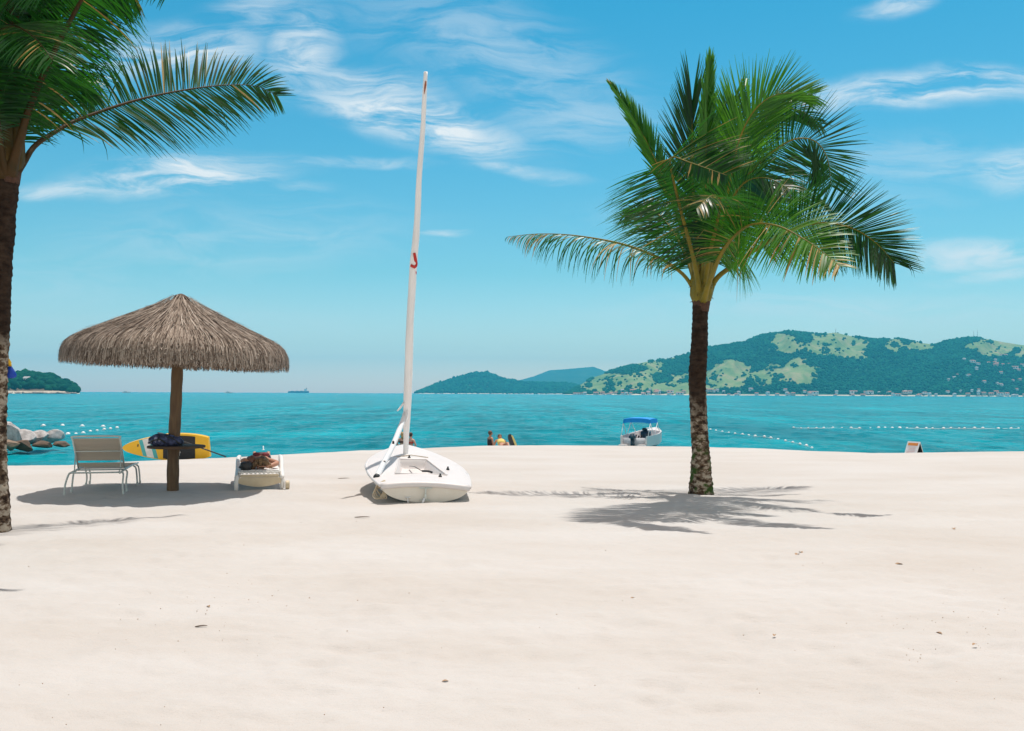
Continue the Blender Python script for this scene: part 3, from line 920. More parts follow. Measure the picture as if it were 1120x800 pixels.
for k in range(11):  # unseen upper fronds, added to shade the visible crown below
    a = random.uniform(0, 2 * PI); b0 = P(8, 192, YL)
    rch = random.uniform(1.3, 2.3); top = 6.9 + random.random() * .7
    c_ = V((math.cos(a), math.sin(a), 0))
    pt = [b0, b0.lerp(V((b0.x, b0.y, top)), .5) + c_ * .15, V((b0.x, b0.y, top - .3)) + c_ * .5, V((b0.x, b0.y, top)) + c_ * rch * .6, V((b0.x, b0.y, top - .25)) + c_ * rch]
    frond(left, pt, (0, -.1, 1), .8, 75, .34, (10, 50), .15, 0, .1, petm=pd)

# blue bag tied on the left trunk
bp_ = P(11.0, 408, YL + .08)
t = thing('beach_bag', 'blue bag with a yellow strap hung on the shaded palm trunk', 'bag', bp_)
mb = MB()
vs = []; fs = []
for i, (z, w) in enumerate([(.085, .015), (.04, .05), (-.02, .085), (-.05, .08), (-.065, .04)]):
    for k in range(10):
        a = 2 * PI * k / 10
        vs.append((math.cos(a) * w * .95 + .0, math.sin(a) * w * .55, z))
for i in range(4):
    for k in range(10): fs.append((i * 10 + k, i * 10 + (k + 1) % 10, i * 10 + 10 + (k + 1) % 10, i * 10 + 10 + k))
fs += [tuple(range(10))[::-1], tuple(40 + k for k in range(10))]
mb.add(vs, fs); mb.build('pouch', M['blue'], t)
mb = MB(); mb.tube([(.0, 0, .08), (.0, -.02, .12), (-.03, -.01, .17), (-.06, 0, .16)], [.02, .03, .025, .015], 8, flat=.6); mb.build('strap', M['yellow'], t)

# ------------------------------------------------------------------ thatched parasol
ub = on_sand(189, 536)
YU = ub.y
par = thing('thatched_parasol', 'round thatched beach parasol on a wooden pole', 'parasol', ub)
mb = MB()
ln, _ = catmull([ub - V((0, 0, .2)), P(189.5, 500, YU), P(192, 450, YU), P(194.3, 395, YU), P(195.5, 345, YU)], 30)
mb.tube(ln, [.100 * (1 - .10 * i / 29) + .004 * math.sin(i * 1.7) for i in range(30)], 14)
mb.build('pole', M['wood_pole'], par, world=True)
AX = P(194.2, 395, YU)
apex_z = P(196, 326, YU).z
PROF = [(a_ * .915 if a_ > .3 else a_, b_ + .03) for a_, b_ in [(.02, 3.25), (.10, 3.24), (.20, 3.18), (.42, 3.06), (.66, 2.95), (1.0, 2.80), (1.3, 2.67), (1.6, 2.54), (1.80, 2.44), (1.90, 2.34), (1.945, 2.24), (1.965, 2.10)]]
tilt = Matrix.Rotation(math.radians(1.9), 4, 'Y')
pl = [0]
for i in range(1, len(PROF)): pl.append(pl[-1] + math.hypot(PROF[i][0] - PROF[i - 1][0], PROF[i][1] - PROF[i - 1][1]))
PT = pl[-1]


def prof_at(s):
    if s >= PT:
        return PROF[-1][0] + .002, PROF[-1][1] - (s - PT)
    return float(np.interp(s, pl, [p[0] for p in PROF])), float(np.interp(s, pl, [p[1] for p in PROF]))


def th(r, z, a):
    v = V((r * math.cos(a), r * math.sin(a), z - 2.6))
    return tilt @ v + V((AX.x + .03, YU, 2.6 + .0))


mb = MB()
n = 72
vs = []; fs = []
prof2 = PROF[:-1] + [(1.775, 2.27), (1.65, 2.28), (1.59, 2.36), (1.3, 2.5), (.55, 2.8), (.05, 3.05)]
for (r, z) in prof2:
    for k in range(n):
        a = 2 * PI * k / n
        q = 1 + .02 * mnoise.noise(V((math.cos(a) * 3, math.sin(a) * 3, z * 3)))
        vs.append(th(r * q - .02, z - .03, a))
for i in range(len(prof2) - 1):
    for k in range(n): fs.append((i * n + k, i * n + (k + 1) % n, (i + 1) * n + (k + 1) % n, (i + 1) * n + k))
mb.add(vs, fs)
for k in range(24000):
    a = random.uniform(0, 2 * PI)
    fr = random.random()
    u = math.sqrt(random.random())
    s0 = u * PT if fr < .72 else random.uniform(PT * .72, PT * .97)
    ln_ = random.uniform(.28, .6)
    if s0 + ln_ > PT + .10: ln_ = PT + random.uniform(-.19, -.07) + .03 * mnoise.noise(V((a * 6, 0, 0))) - s0
    if ln_ < .1: ln_ = .1
    off = random.uniform(.0, .03) + .022 * mnoise.noise(V((a * 5, s0 * 3, 4)))
    da = random.gauss(0, .035); w = random.uniform(.0025, .006)
    stick = random.random() < .05
    pts = []
    for h in range(4):
        x = h / 3
        r, z = prof_at(s0 + ln_ * x)
        o_ = off + (.05 * x * x if stick else .012 * x)
        aa_ = a + da * x / max(r, .25)
        pts.append((th(r + o_ * .55, z + o_ * .8 * (1 if r < 1.8 else .2), aa_), aa_))
    vs = []
    for p, aa_ in pts:
        wd = V((-math.sin(aa_), math.cos(aa_), random.uniform(-.3, .3))) * w
        vs += [p + wd, p - wd]
    mb.add(vs, [(0, 1, 3, 2), (2, 3, 5, 4), (4, 5, 7, 6)], 0)
for k in range(3200):   # the ragged inner layer under the eave
    a = random.uniform(0, 2 * PI); r0 = random.uniform(1.35, 1.66); zt = 2.42 - .12 * (r0 - 1.35) / .3
    zb_ = 2.075 + random.uniform(-.05, .07) + .035 * mnoise.noise(V((a * 9, 1, 0))); w = random.uniform(.004, .009)
    p0 = th(r0 - .05, zt, a); p1 = th(r0, zb_, a + random.gauss(0, .015)); wd_ = V((-math.sin(a), math.cos(a), 0)) * w
    mb.add([p0 - wd_, p0 + wd_, p1 + wd_ * .5, p1 - wd_ * .5], [(0, 1, 2, 3)])
m, nt, b = nodes('thatch')
g = N(nt, 'ShaderNodeNewGeometry')
r = ramp(nt, g.outputs['Random Per Island'], [(0, (.07, .048, .036)), (.3, (.22, .17, .135)), (.75, (.36, .295, .24)), (1, (.56, .48, .41))])
nt.links.new(r.outputs[0], b.inputs['Base Color']); b.inputs['Roughness'].default_value = .9; b.inputs['Specular IOR Level'].default_value = .2
M['thatch'] = m
mb.build('thatch_roof', m, par, world=True)
mb = MB(); mb.tube([th(0, 3.20, 0), th(0, 3.27, 0), th(0, 3.295, 0), th(0, 3.31, 0)], [.15, .10, .06, .015], 14)
mb.build('thatch_cap', M['wood_dark'], par, world=True)
for k in range(10):
    a = 2 * PI * k / 10 + .2
    mb = MB(); mb.tube([th(.06, 2.98, a), th(1.57, 2.25, a)], [.03, .025], 7)
    mb.build('rafter', M['wood_dark'], par, world=True)
# tray table fixed round the pole
tb = MB()
tz = P(191, 488.5, YU).z
tc_ = P(193, 488.5, YU)
tb.tube([V((tc_.x, YU, tz - .025)), V((tc_.x, YU, tz - .02)), V((tc_.x, YU, tz + .012)), V((tc_.x, YU, tz + .018))], [.44, .465, .465, .45], 40)
tb.build('tray_table', M['wood_dark'], par, world=True, sharp=40)

# bag lying on the tray
bc = P(178, 487.5, YU - .18); bc.z = tz + .018
bag = thing('backpack', 'dark blue patterned backpack slumped on the parasol table', 'bag', bc)
mb = MB()
mb.ball((0, 0, .095), (.24, .15, .105), 26, 16, jit=.22)
mb.ball((.2, .01, .075), (.14, .13, .08), 20, 12, jit=.25)
mb.build('bag_body', M['bag'], bag)
mb = MB()
mb.tube([(-.2, -.1, .05), (-.1, -.16, .10), (.02, -.17, .12), (.1, -.15, .06)], .014, 6); mb.tube([(.1, -.1, .15), (.2, -.12, .14), (.3, -.08, .05), (.33, -.02, .015)], .012, 6)
mb.build('strap', M['black'], bag)
mb = MB(); mb.ball((-.06, -.135, .11), (.035, .03, .045), 12, 8, jit=.3); mb.ball((.0, -.145, .105), (.02, .02, .025), 10, 7, jit=.3); mb.ball((-.17, -.1, .06), (.03, .025, .03), 10, 7, jit=.3)
mb.build('printed_patch', plain('grey_print', (.40, .40, .50), (.25, .25, .38), .8, 30), bag)

# ------------------------------------------------------------------ grey sun lounger
n1_ = on_sand(106, 541)
Lg = thing('sun_lounger', 'grey tube sun lounger with raised tan sling back beside the parasol', 'sun lounger', (n1_.x - .02, n1_.y - .05, n1_.z), (0, 0, math.radians(14)))
wd = .375
sh = .36


def arc(pts, n=20): return catmull(pts, n)[0]


mb = MB()
for sx in (-1, 1):
    mb.tube([(sx * wd, .02, sh - .02), (sx * wd, .6, sh), (sx * wd, 1.35, sh + .01), (sx * wd, 1.92, sh + .0)], .016, 8)
for yy in (.04, .62, 1.9): mb.tube([(-wd, yy, sh - .01), (wd, yy, sh - .01)], .014, 8)
mb.build('seat_frame', M['grey_metal'], Lg)
for sx in (-1, 1):
    for (ya, yb) in ((.18, -.02), (.55, .42), (1.40, 1.55), (1.68, 1.86)):
        mb = MB()
        ox = sx * (wd + .015)
        ex = sx * (wd + (.05 if ya < .3 else .035))
        mb.tube(arc([(sx * wd, ya, sh - .012), (ox + sx * .02, (ya * .8 + yb * .2), sh - .05), (ex, yb, sh - .2), (ex + sx * .01, yb - .01, .0)]), .0145, 8)
        mb.tube([(ex + sx * .01, yb - .01, .05), (ex + sx * .01, yb - .01, -.03)], .019, 8)
        mb.build('leg', M['grey_metal'], Lg)
# back rest: hinge at y .62, top leaning to the camera
hb = V((0, .60, sh + .02)); tb_ = V((0, .13, .915))
mb = MB()
for sx in (-1, 1): mb.tube([hb + V((sx * (wd - .02), 0, 0)), tb_ + V((sx * (wd - .02), 0, 0))], .015, 8)
mb.tube(arc([tb_ + V((-(wd - .02), 0, -.02)), tb_ + V((-(wd - .06), 0, .012)), tb_ + V((wd - .06, 0, .012)), tb_ + V((wd - .02, 0, -.02))], 24), .015, 8)
mb.tube([hb.lerp(tb_, .55) + V((-(wd - .02), -.01, 0)), hb.lerp(tb_, .55) + V((wd - .02, -.01, 0))], .011, 8)
mb.build('backrest_frame', M['grey_metal'], Lg)
d = (tb_ - hb)
mb = MB()
nst = 26
for k in range(nst):
    if k in (4, 5): continue
    f0 = .04 + .93 * k / nst; f1 = .04 + .93 * (k + .86) / nst
    sag = lambda f: V((0, .03 * math.sin(PI * f), 0))
    a0 = hb + d * f0 + sag(f0); a1 = hb + d * f1 + sag(f1)
    w_ = wd - .022
    nn = V((0, -.005, -.004))
    mb.add([a0 + V((-w_, 0, 0)), a0 + V((w_, 0, 0)), a1 + V((w_, 0, 0)), a1 + V((-w_, 0, 0)), a0 + V((-w_, 0, 0)) + nn, a0 + V((w_, 0, 0)) + nn, a1 + V((w_, 0, 0)) + nn, a1 + V((-w_, 0, 0)) + nn],
           [(0, 1, 2, 3), (7, 6, 5, 4), (0, 4, 5, 1), (1, 5, 6, 2), (2, 6, 7, 3), (3, 7, 4, 0)])
mb.build('back_sling', M['sling'], Lg, smooth=False)
mb = MB()
for k in range(40):
    y0 = .66 + 1.24 * k / 40; y1 = y0 + 1.24 / 40 * .86
    mb.box((0, (y0 + y1) / 2, sh + .008 - .02 * math.sin(PI * (y0 - .66) / 1.24)), (wd * 2 - .03, y1 - y0, .006))
mb.build('seat_sling', M['sling'], Lg, smooth=False)
mb = MB()
for sx in (-1, 1):
    mb = MB(); mb.tube([hb.lerp(tb_, .55) + V((sx * (wd - .03), -.01, 0)), V((sx * (wd - .03), .25, sh + .01)), V((sx * (wd - .03), .1, sh - .01))], .010, 7)
    mb.build('prop_bar', M['grey_metal'], Lg)

# ------------------------------------------------------------------ white resin lounger
n2_ = on_sand(284, 536)
Wl = thing('sun_lounger', 'white plastic sun lounger with wheels, a person lying on it', 'sun lounger', (n2_.x, n2_.y, n2_.z), (0, 0, math.radians(15.4)))
hw = .37
mb = MB()
for k in range(30):
    yk = .10 + 1.8 * k / 30
    mb.box((0, yk, .30), (hw * 2 - .04, .046, .022), bev=.006)
for sx in (-1, -.5, 0, .5, 1): mb.box((sx * (hw - .06), 1.0, .283), (.03, 1.8, .02), bev=.004)
for k in range(9): mb.box((-.28 + .07 * k, .055, .292), (.042, .035, .04), bev=.008)
mb.build('slatted_bed', M['white_resin'], Wl, smooth=False)
mb = MB()
pts_t = []; nx = 25
vs = []; fs = []
for k in range(nx):
    x = -hw + .02 + (2 * hw - .04) * k / (nx - 1)
    zb = .115 - .075 * (1 - (x / hw) ** 2) + .02
    zt = .215
    vs += [(x, -.01, zt), (x, -.025, (zb + zt) / 2), (x, -.01, zb), (x, .03, zb), (x, .03, zt)]
for k in range(nx - 1):
    for j in range(5): fs.append((k * 5 + j, k * 5 + (j + 1) % 5, k * 5 + 5 + (j + 1) % 5, k * 5 + 5 + j))
fs += [(0, 1, 2, 3, 4)[::-1], tuple((nx - 1) * 5 + j for j in range(5))]
mb.add(vs, fs)
mb.box((0, .02, .243), (2 * hw - .10, .04, .05), bev=.012)
mb.build('end_apron', M['cream_resin'], Wl, sharp=40)
for sx in (-1, 1):
    mb = MB()
    mb.tube(arc([(sx * hw, -.02, .22), (sx * (hw + .005), .35, .25), (sx * (hw + .005), .8, .30), (sx * (hw + .01), 1.15, .40), (sx * (hw + .01), 1.5, .45), (sx * hw, 1.85, .45)]), .036, 10, flat=.9)
    mb.tube(arc([(sx * hw, 1.8, .45), (sx * hw, 1.86, .38), (sx * hw, 1.8, .3)], 10), .03, 8)
    mb.build('side_rail', M['white_resin'], Wl)
    for yl in (.0, 1.6):
        mb = MB()
        if yl == 0 and sx == 1:
            mb.box((sx * (hw + .0), .05, .12), (.08, .12, .22), bev=.02)
        else:
            mb.tube([(sx * hw, yl, .24), (sx * (hw + .01), yl, .1), (sx * (hw + .01), yl, -.02)], [.04, .036, .034], 10)
        mb.build('leg', M['white_resin'], Wl)
mb = MB(); mb.tube([(hw + .055, .06, .075), (hw + .065, .06, .075), (hw + .115, .06, .075), (hw + .125, .06, .075)], [.06, .078, .078, .06], 20)
mb.build('wheel', M['cream_resin'], Wl, sharp=40)
mb = MB()
mb.box((0, .98, .322), (hw * 2 - .1, 1.7, .018), bev=.007)
mb2 = mb.build('beach_towel', plain('white_towel', (.8, .78, .76), (.72, .70, .68), .95, 30, .4), None, smooth=False)
mb2.location = Wl.location; mb2.rotation_euler = Wl.rotation_euler
tag(mb2, 'white towel spread on the white plastic lounger', 'towel')


# ------------------------------------------------------------------ people
def skin_body(name, verts, edges, radii, root, mat, parent, sub=2):
    me = bpy.data.meshes.new(name)
    me.from_pydata([tuple(v) for v in verts], edges, [])
    o = bpy.data.objects.new(name, me); COL.objects.link(o)
    sk = o.modifiers.new('Skin', 'SKIN'); sk.use_smooth_shade = True; sk.branch_smoothing = .4
    if not me.skin_vertices: me.attributes.new
    for i, sv in enumerate(me.skin_vertices[0].data):
        r = radii[i]; sv.radius = r if hasattr(r, '__len__') else (r, r); sv.use_root = (i == root)
    sb = o.modifiers.new('Sub', 'SUBSURF'); sb.levels = sub; sb.render_levels = sub
    dg = bpy.context.evaluated_depsgraph_get(); dg.update()
    me2 = bpy.data.meshes.new_from_object(o.evaluated_get(dg))
    me2.name = name
    o.modifiers.clear(); o.data = me2; bpy.data.meshes.remove(me)
    me2.materials.clear(); me2.materials.append(mat)
    me2.polygons.foreach_set('use_smooth', [True] * len(me2.polygons))
    if parent: o.parent = parent
    return o


def hand(mb, w, d, nrm, s=1.0):
    d = V(d).normalized(); nrm = V(nrm); sd = d.cross(nrm).normalized(); nrm = sd.cross(d)
    w = V(w)
    mb.tube([w, w + d * .03 * s, w + d * .085 * s], [.024 * s, .034 * s, .036 * s], 10, flat=.45, up=nrm)
    for k, l in enumerate((.055, .07, .075, .062)):
        b0 = w + d * .08 * s + sd * (k - 1.5) * .018 * s
        mb.tube([b0, b0 + d * l * .5 * s, b0 + d * l * .85 * s - nrm * l * .25 * s, b0 + d * l * s - nrm * l * .5 * s], [.009 * s, .0085 * s, .008 * s, .005 * s], 6)
    b0 = w + d * .03 * s + sd * .03 * s
    mb.tube([b0, b0 + sd * .03 * s + d * .03 * s, b0 + sd * .04 * s + d * .06 * s - nrm * .01], [.012 * s, .01 * s, .007 * s], 6)


def join_into(o, mb):
    """adds the shapes of mb to the body mesh of o"""
    bm = bmesh.new(); bm.from_mesh(o.data)
    base = [bm.verts.new(v) for v in mb.v]
    for f in mb.f:
        try:
            fc = bm.faces.new([base[i] for i in f]); fc.smooth = True
        except ValueError: pass
    bm.to_mesh(o.data); bm.free()


# sunbather lying on the back, crown of the head to the camera, elbows out
per = thing('person', 'sunbather lying on the white lounger, streaked dark hair towards the camera', 'person', Wl.location, Wl.rotation_euler)
zb = .335
bv = [(0.03, 1.25, zb + .11), (0.03, 1.08, zb + .11), (.02, .85, zb + .125), (.02, .68, zb + .125), (.02, .56, zb + .12), (.02, .49, zb + .12),
      (-.14, .62, zb + .11), (-.30, .50, zb + .12), (-.24, .36, zb + .16), (-.12, .30, zb + .08),
      (.18, .62, zb + .11), (.30, .42, zb + .09), (.20, .26, zb + .06), (.10, .24, zb + .05),
      (-.06, 1.30, zb + .10), (-.08, 1.62, zb + .13), (-.09, 1.83, zb + .06), (.12, 1.30, zb + .10), (.14, 1.62, zb + .13), (.15, 1.83, zb + .06)]
be = [(0, 1), (1, 2), (2, 3), (3, 4), (4, 5), (3, 6), (6, 7), (7, 8), (8, 9), (3, 10), (10, 11), (11, 12), (12, 13), (0, 14), (14, 15), (15, 16), (0, 17), (17, 18), (18, 19)]
br = [(.15, .10), (.125, .09), (.14, .10), (.13, .09), .055, .055, .06, .048, .042, .03, .06, .048, .042, .03, .085, .065, .045, .085, .065, .045]
body = skin_body('body', bv, be, br, 0, M['skin'], per)
hm = MB()
hm.ball((.03, .40, zb + .115), (.082, .11, .095), 18, 12)
hm.tube([(.02, .40, zb + .19), (.03, .43, zb + .225), (.03, .445, zb + .20)], [.014, .016, .01], 7)
hand(hm, (-.12, .30, zb + .08), (1, .2, -.1), (0, 0, 1)); hand(hm, (.10, .24, zb + .05), (-1, .3, .0), (0, 0, 1))
hm.tube([(-.09, 1.83, zb + .06), (-.09, 1.9, zb + .10), (-.10, 1.92, zb + .2)], [.045, .04, .025], 9); hm.tube([(.15, 1.83, zb + .06), (.15, 1.9, zb + .10), (.16, 1.92, zb + .2)], [.045, .04, .025], 9)
join_into(body, hm)
mb = MB()
mb.ball((.035, .345, zb + .115), (.12, .095, .108), 20, 12, jit=.15)
for k in range(60):
    a = random.uniform(-1.5, 1.5); r0 = random.uniform(.08, .125)
    p0 = V((.035 + math.sin(a) * r0 * .9, .29, zb + .11 + math.cos(a) * r0 * .8))
    mb.tube([p0, p0 + V((math.sin(a) * .04, -.05, -.03)), V((p0.x + math.sin(a) * .06, p0.y - .07, max(zb + .01, p0.z - .11)))], [.012, .010, .004], 5)
mb.build('hair', M['hair_gold'], body)
mb = MB()
for sx in (-.055, .095): mb.ball((sx, .80, zb + .215), (.07, .07, .045), 12, 8)
mb.tube([(-.12, .80, zb + .19), (.02, .8, zb + .222), (.16, .8, zb + .19)], .012, 6)
mb.build('bikini_top', plain('dark_red_cloth', (.25, .04, .05), (.15, .03, .04), .8), body)
mb = MB()
mb.tube([(.03, 1.14, zb + .115), (.03, 1.22, zb + .115), (.03, 1.30, zb + .11)], [.15, .172, .15], 16, flat=.72)
mb.build('bikini_bottom', M['black'], body)
# bundled dark cloth beside the head
bd = thing('cloth_bundle', 'black and brown bundle beside the head of the sunbather', 'bundle', Wl.location, Wl.rotation_euler)
mb = MB(); mb.ball((-.225, .19, zb + .065), (.105, .10, .085), 20, 12, jit=.3); mb.build('black_roll', M['black'], bd)
mb = MB(); mb.ball((-.14, .42, zb + .10), (.10, .14, .135), 20, 12, jit=.25); mb.build('brown_roll', M['skin_dark'], bd)


def standing(px, py_top, Y, yaw, sc_, lab, skinm, hairm, suit, suitm, arms, group=None, lean=0.0, hair_len=.0):
    """a standing bather, base at the feet"""
    top = P(px, py_top, Y)
    Hh = 1.68 * sc_
    t = thing('person', lab, 'person', (top.x, Y, top.z - Hh), (0, 0, yaw), group)
    s = Hh / 1.7
    bv = [(0, 0, .95), (0, 0, 1.10), (lean * .4, 0, 1.26), (lean * .8, 0, 1.40), (lean, 0, 1.47), (lean, .01, 1.54),
          (.085, 0, .88), (.095, .01, .48), (.10, -.02, .08), (.10, .12, .035), (-.085, 0, .88), (-.095, .01, .48), (-.10, -.02, .08), (-.10, .12, .035)]
    be = [(0, 1), (1, 2), (2, 3), (3, 4), (4, 5), (0, 6), (6, 7), (7, 8), (8, 9), (0, 10), (10, 11), (11, 12), (12, 13)]
    br = [(.15, .11), (.125, .095), (.145, .105), (.14, .085), .055, .06, .085, .06, .042, .035, .085, .06, .042, .035]
    wr = []
    for sx, arm in ((1, arms[0]), (-1, arms[1])):
        b0 = len(bv)
        pts = [(sx * .17 + lean * .8, 0, 1.38)] + [tuple(a) for a in arm]
        bv += pts; br += [.055, .043, .03]
        be += [(3, b0), (b0, b0 + 1), (b0 + 1, b0 + 2)]
        wr.append((pts[1], pts[2]))
    bv = [V(v) * s for v in bv]; br = [tuple(x * s for x in r) if hasattr(r, '__len__') else r * s for r in br]
    body = skin_body('body', bv, be, br, 0, skinm, t)
    hm = MB()
    hc = V((lean, .015, 1.60)) * s
    hm.ball(hc, V((.075, .092, .112)) * s, 18, 12)
    hm.tube([hc + V((0, .08, .02)) * s, hc + V((0, .108, -.01)) * s, hc + V((0, .09, -.025)) * s], [.010 * s, .015 * s, .01 * s], 7)
    for sx in (-1, 1):
        hm.ball(hc + V((sx * .03, .082, .012)) * s, .011 * s, 8, 6); hm.ball(hc + V((sx * .077, .0, -.005)) * s, V((.012, .022, .03)) * s, 8, 6)
    hm.ball(hc + V((0, .084, -.055)) * s, V((.025, .012, .007)) * s, 8, 6)
    for (e, w_) in wr:
        hand(hm, V(w_) * s, (V(w_) - V(e)), (0, 1, .1), s)
    join_into(body, hm)
    hb_ = MB()
    hb_.ball(hc + V((0, -.018, .025)) * s, V((.092, .10, .105)) * s, 16, 10, jit=.12)
    if hair_len:
        hb_.tube([hc + V((0, -.06, .02)) * s, hc + V((0, -.09, -.1)) * s, hc + V((0, -.09, -.1 - hair_len)) * s], [.075 * s, .07 * s, .03 * s], 10, flat=.6)
    hb_.build('hair', hairm, body)
    sm_ = MB()
    sm_.tube([V((0, 0, .83)) * s, V((0, 0, .92)) * s, V((0, 0, 1.02)) * s], [.16 * s, .178 * s, .155 * s], 16, flat=.74)
    if suit == 'one':
        sm_.tube([V((0, 0, 1.02)) * s, V((lean * .3, 0, 1.18)) * s, V((lean * .7, 0, 1.33)) * s], [.15 * s, .152 * s, .158 * s], 16, flat=.76)
    elif suit == 'two':
        sm_.tube([V((lean * .5, 0, 1.23)) * s, V((lean * .6, 0, 1.30)) * s], [.160 * s, .160 * s], 16, flat=.78)
    sm_.build('swimsuit', suitm, body)
    return t


relax = [(.24, .02, 1.12), (.25, .10, .90)]
relaxl = [(-.24, .02, 1.12), (-.25, .10, .90)]
fold = [(.25, .06, 1.14), (.08, .20, 1.10)]
foldl = [(-.25, .06, 1.14), (-.08, .20, 1.10)]
wd_dark = plain('dark_swimwear', (.03, .012, .015), (.05, .02, .02), .7)
wd_red = plain('red_swimwear', (.55, .06, .05), (.4, .04, .04), .7)
standing(536.2, 471.8, 41, math.radians(-60), 1.0, 'bather with a brown bun in dark swimwear standing right of the white dinghy', M['skin'], M['hair_brown'], 'one', wd_dark, (relax, relaxl))
standing(440.0, 473.2, 41, math.radians(20), .98, 'blond bather in black bikini left of the dinghy mast', M['skin_pale'], M['hair_blond'], 'two', wd_dark, (relax, foldl), hair_len=.12)
standing(449.2, 473.6, 40, math.radians(-35), 1.0, 'dark haired bather in red swimwear right of the dinghy mast', M['skin_pale'], M['hair'], 'two', wd_red, (fold, relaxl))

# reclining bather low at the waterline with a yellow top
p = P(549.5, 488.5, 36)
t = thing('person', 'bather lying low behind the sand crest in a yellow top', 'person', (p.x, 36, p.z - .1), (0, 0, math.radians(12)))
bv = [(0, 0, .16), (0, .16, .20), (0, .3, .27), (0, .42, .33), (0, .5, .38), (.1, -.1, .14), (.12, -.42, .26), (.12, -.8, .06), (-.1, -.1, .14), (-.12, -.45, .12), (-.12, -.85, .06),
      (.18, .42, .3), (.24, .5, .12), (.2, .6, .0), (-.18, .42, .3), (-.24, .5, .12), (-.2, .6, .0)]
be = [(0, 1), (1, 2), (2, 3), (3, 4), (0, 5), (5, 6), (6, 7), (0, 8), (8, 9), (9, 10), (3, 11), (11, 12), (12, 13), (3, 14), (14, 15), (15, 16)]
br = [(.14, .1), (.12, .09), (.14, .1), (.12, .08), .05, .085, .06, .04, .085, .06, .04, .05, .042, .03, .05, .042, .03]
body = skin_body('body', bv, be, br, 0, M['skin'], t)
hm = MB(); hm.ball((0, .55, .44), (.075, .09, .105), 16, 10)
hand(hm, (.2, .6, 0), (0, 1, -.2), (0, 0, 1)); hand(hm, (-.2, .6, 0), (0, 1, -.2), (0, 0, 1))
join_into(body, hm)
mb = MB(); mb.ball((0, .57, .465), (.09, .095, .10), 14, 9, jit=.15); mb.build('hair', M['hair_brown'], body)
mb = MB(); mb.tube([(0, .08, .185), (0, .2, .22), (0, .34, .29)], [.15, .155, .155], 14, flat=.8); mb.build('top', plain('yellow_cloth', (.75, .60, .18), (.62, .48, .12), .8), body)

# small black and yellow float board leaning on the crest
p = P(562.5, 488.5, 35)
t = thing('float_board', 'tilted black and yellow float board right of the low bathers', 'float', (p.x, 35, p.z - .02), (0, math.radians(-24), math.radians(25)))
def slab(outl, y0, y1, mi=0):
    m_ = MB(); n_ = len(outl)
    m_.add([(x, y0, z) for x, z in outl] + [(x, y1, z) for x, z in outl], [tuple(range(n_)), tuple(range(2 * n_ - 1, n_ - 1, -1))] + [(k, n_ + k, n_ + (k + 1) % n_, (k + 1) % n_) for k in range(n_)], mi)
    return m_
slab([(-.11, -.1), (.11, -.1), (.12, .2), (.10, .42), (.04, .53), (-.04, .53), (-.1, .42), (-.12, .2)], -.03, .03).build('board', M['black'], t, smooth=False)
slab([(.035, -.05), (.115, -.05), (.123, .2), (.104, .42), (.05, .49), (.04, .3)], -.036, .036).build('stripe', plain('yellow_float', (.72, .58, .2), (.6, .48, .16), .6), t, smooth=False)

# ------------------------------------------------------------------ sailing dinghy
sp = on_sand(466, 550)
D_ = thing('sailing_dinghy', 'white sailing dinghy with furled sail beached on the sand', 'sailboat', (sp.x - .02, sp.y + .02, sp.z + .0), (math.radians(3.0), math.radians(2.2), math.radians(11.2)))
LB = 4.2
st_t = [0, .1, .25, .45, .6, .75, .88, .96, 1]
st_b = [.665, .73, .80, .82, .76, .61, .39, .18, .03]
st_k = [.00, -.02, -.03, -.03, -.02, .02, .08, .17, .28]
st_s = [.25, .255, .27, .285, .30, .33, .36, .385, .40]
fb = lambda t_: float(np.interp(t_, st_t, st_b)); fk = lambda t_: float(np.interp(t_, st_t, st_k)); fsr = lambda t_: float(np.interp(t_, st_t, st_s))
from functools import lru_cache
def smooth(fn, t_):
    return sum(fn(min(max(t_ + d_, 0), 1)) for d_ in (-.05, -.025, 0, .025, .05)) / 5 if .06 < t_ < .94 else fn(t_)
ns = 60; npt = 18
mb = MB(); vs = []; fs = []
for i in range(ns):
    t_ = i / (ns - 1); y = t_ * LB
    b_ = smooth(fb, t_); k_ = smooth(fk, t_); s_ = smooth(fsr, t_)
    for j in range(2 * npt - 1):
        f = (j - (npt - 1)) / (npt - 1)
        a = abs(f)
        x = math.copysign(b_ * math.sin(a * PI / 2) ** .75, f)
        z = k_ + (s_ - k_) * (1 - math.cos(a * PI / 2)) ** .95
        vs.append((x, y, z))
w_ = 2 * npt - 1
for i in range(ns - 1):
    for j in range(w_ - 1): fs.append((i * w_ + j, (i + 1) * w_ + j, (i + 1) * w_ + j + 1, i * w_ + j + 1))
mb.add(vs, fs)
tr__ = [(.665 * f, 0, .25 + .012 + .055 * (1 - f * f)) for f in np.linspace(.97, -.97, 15)]
mb.add(vs[:w_] + tr__, [tuple(range(w_ + 15))])
mb.build('hull', M['cream_gel'], D_, sharp=50)
# deck with camber and sunk cockpit
nu, nv = 75, 200


def cockpit(x, y):
    if y < .75 or y > 2.35: return 0
    hw_ = .40 - .16 * (y - .75) / 1.6
    e = min((hw_ - abs(x)), y - .75, 2.35 - y)
    return min(max(e / .06, 0), 1)


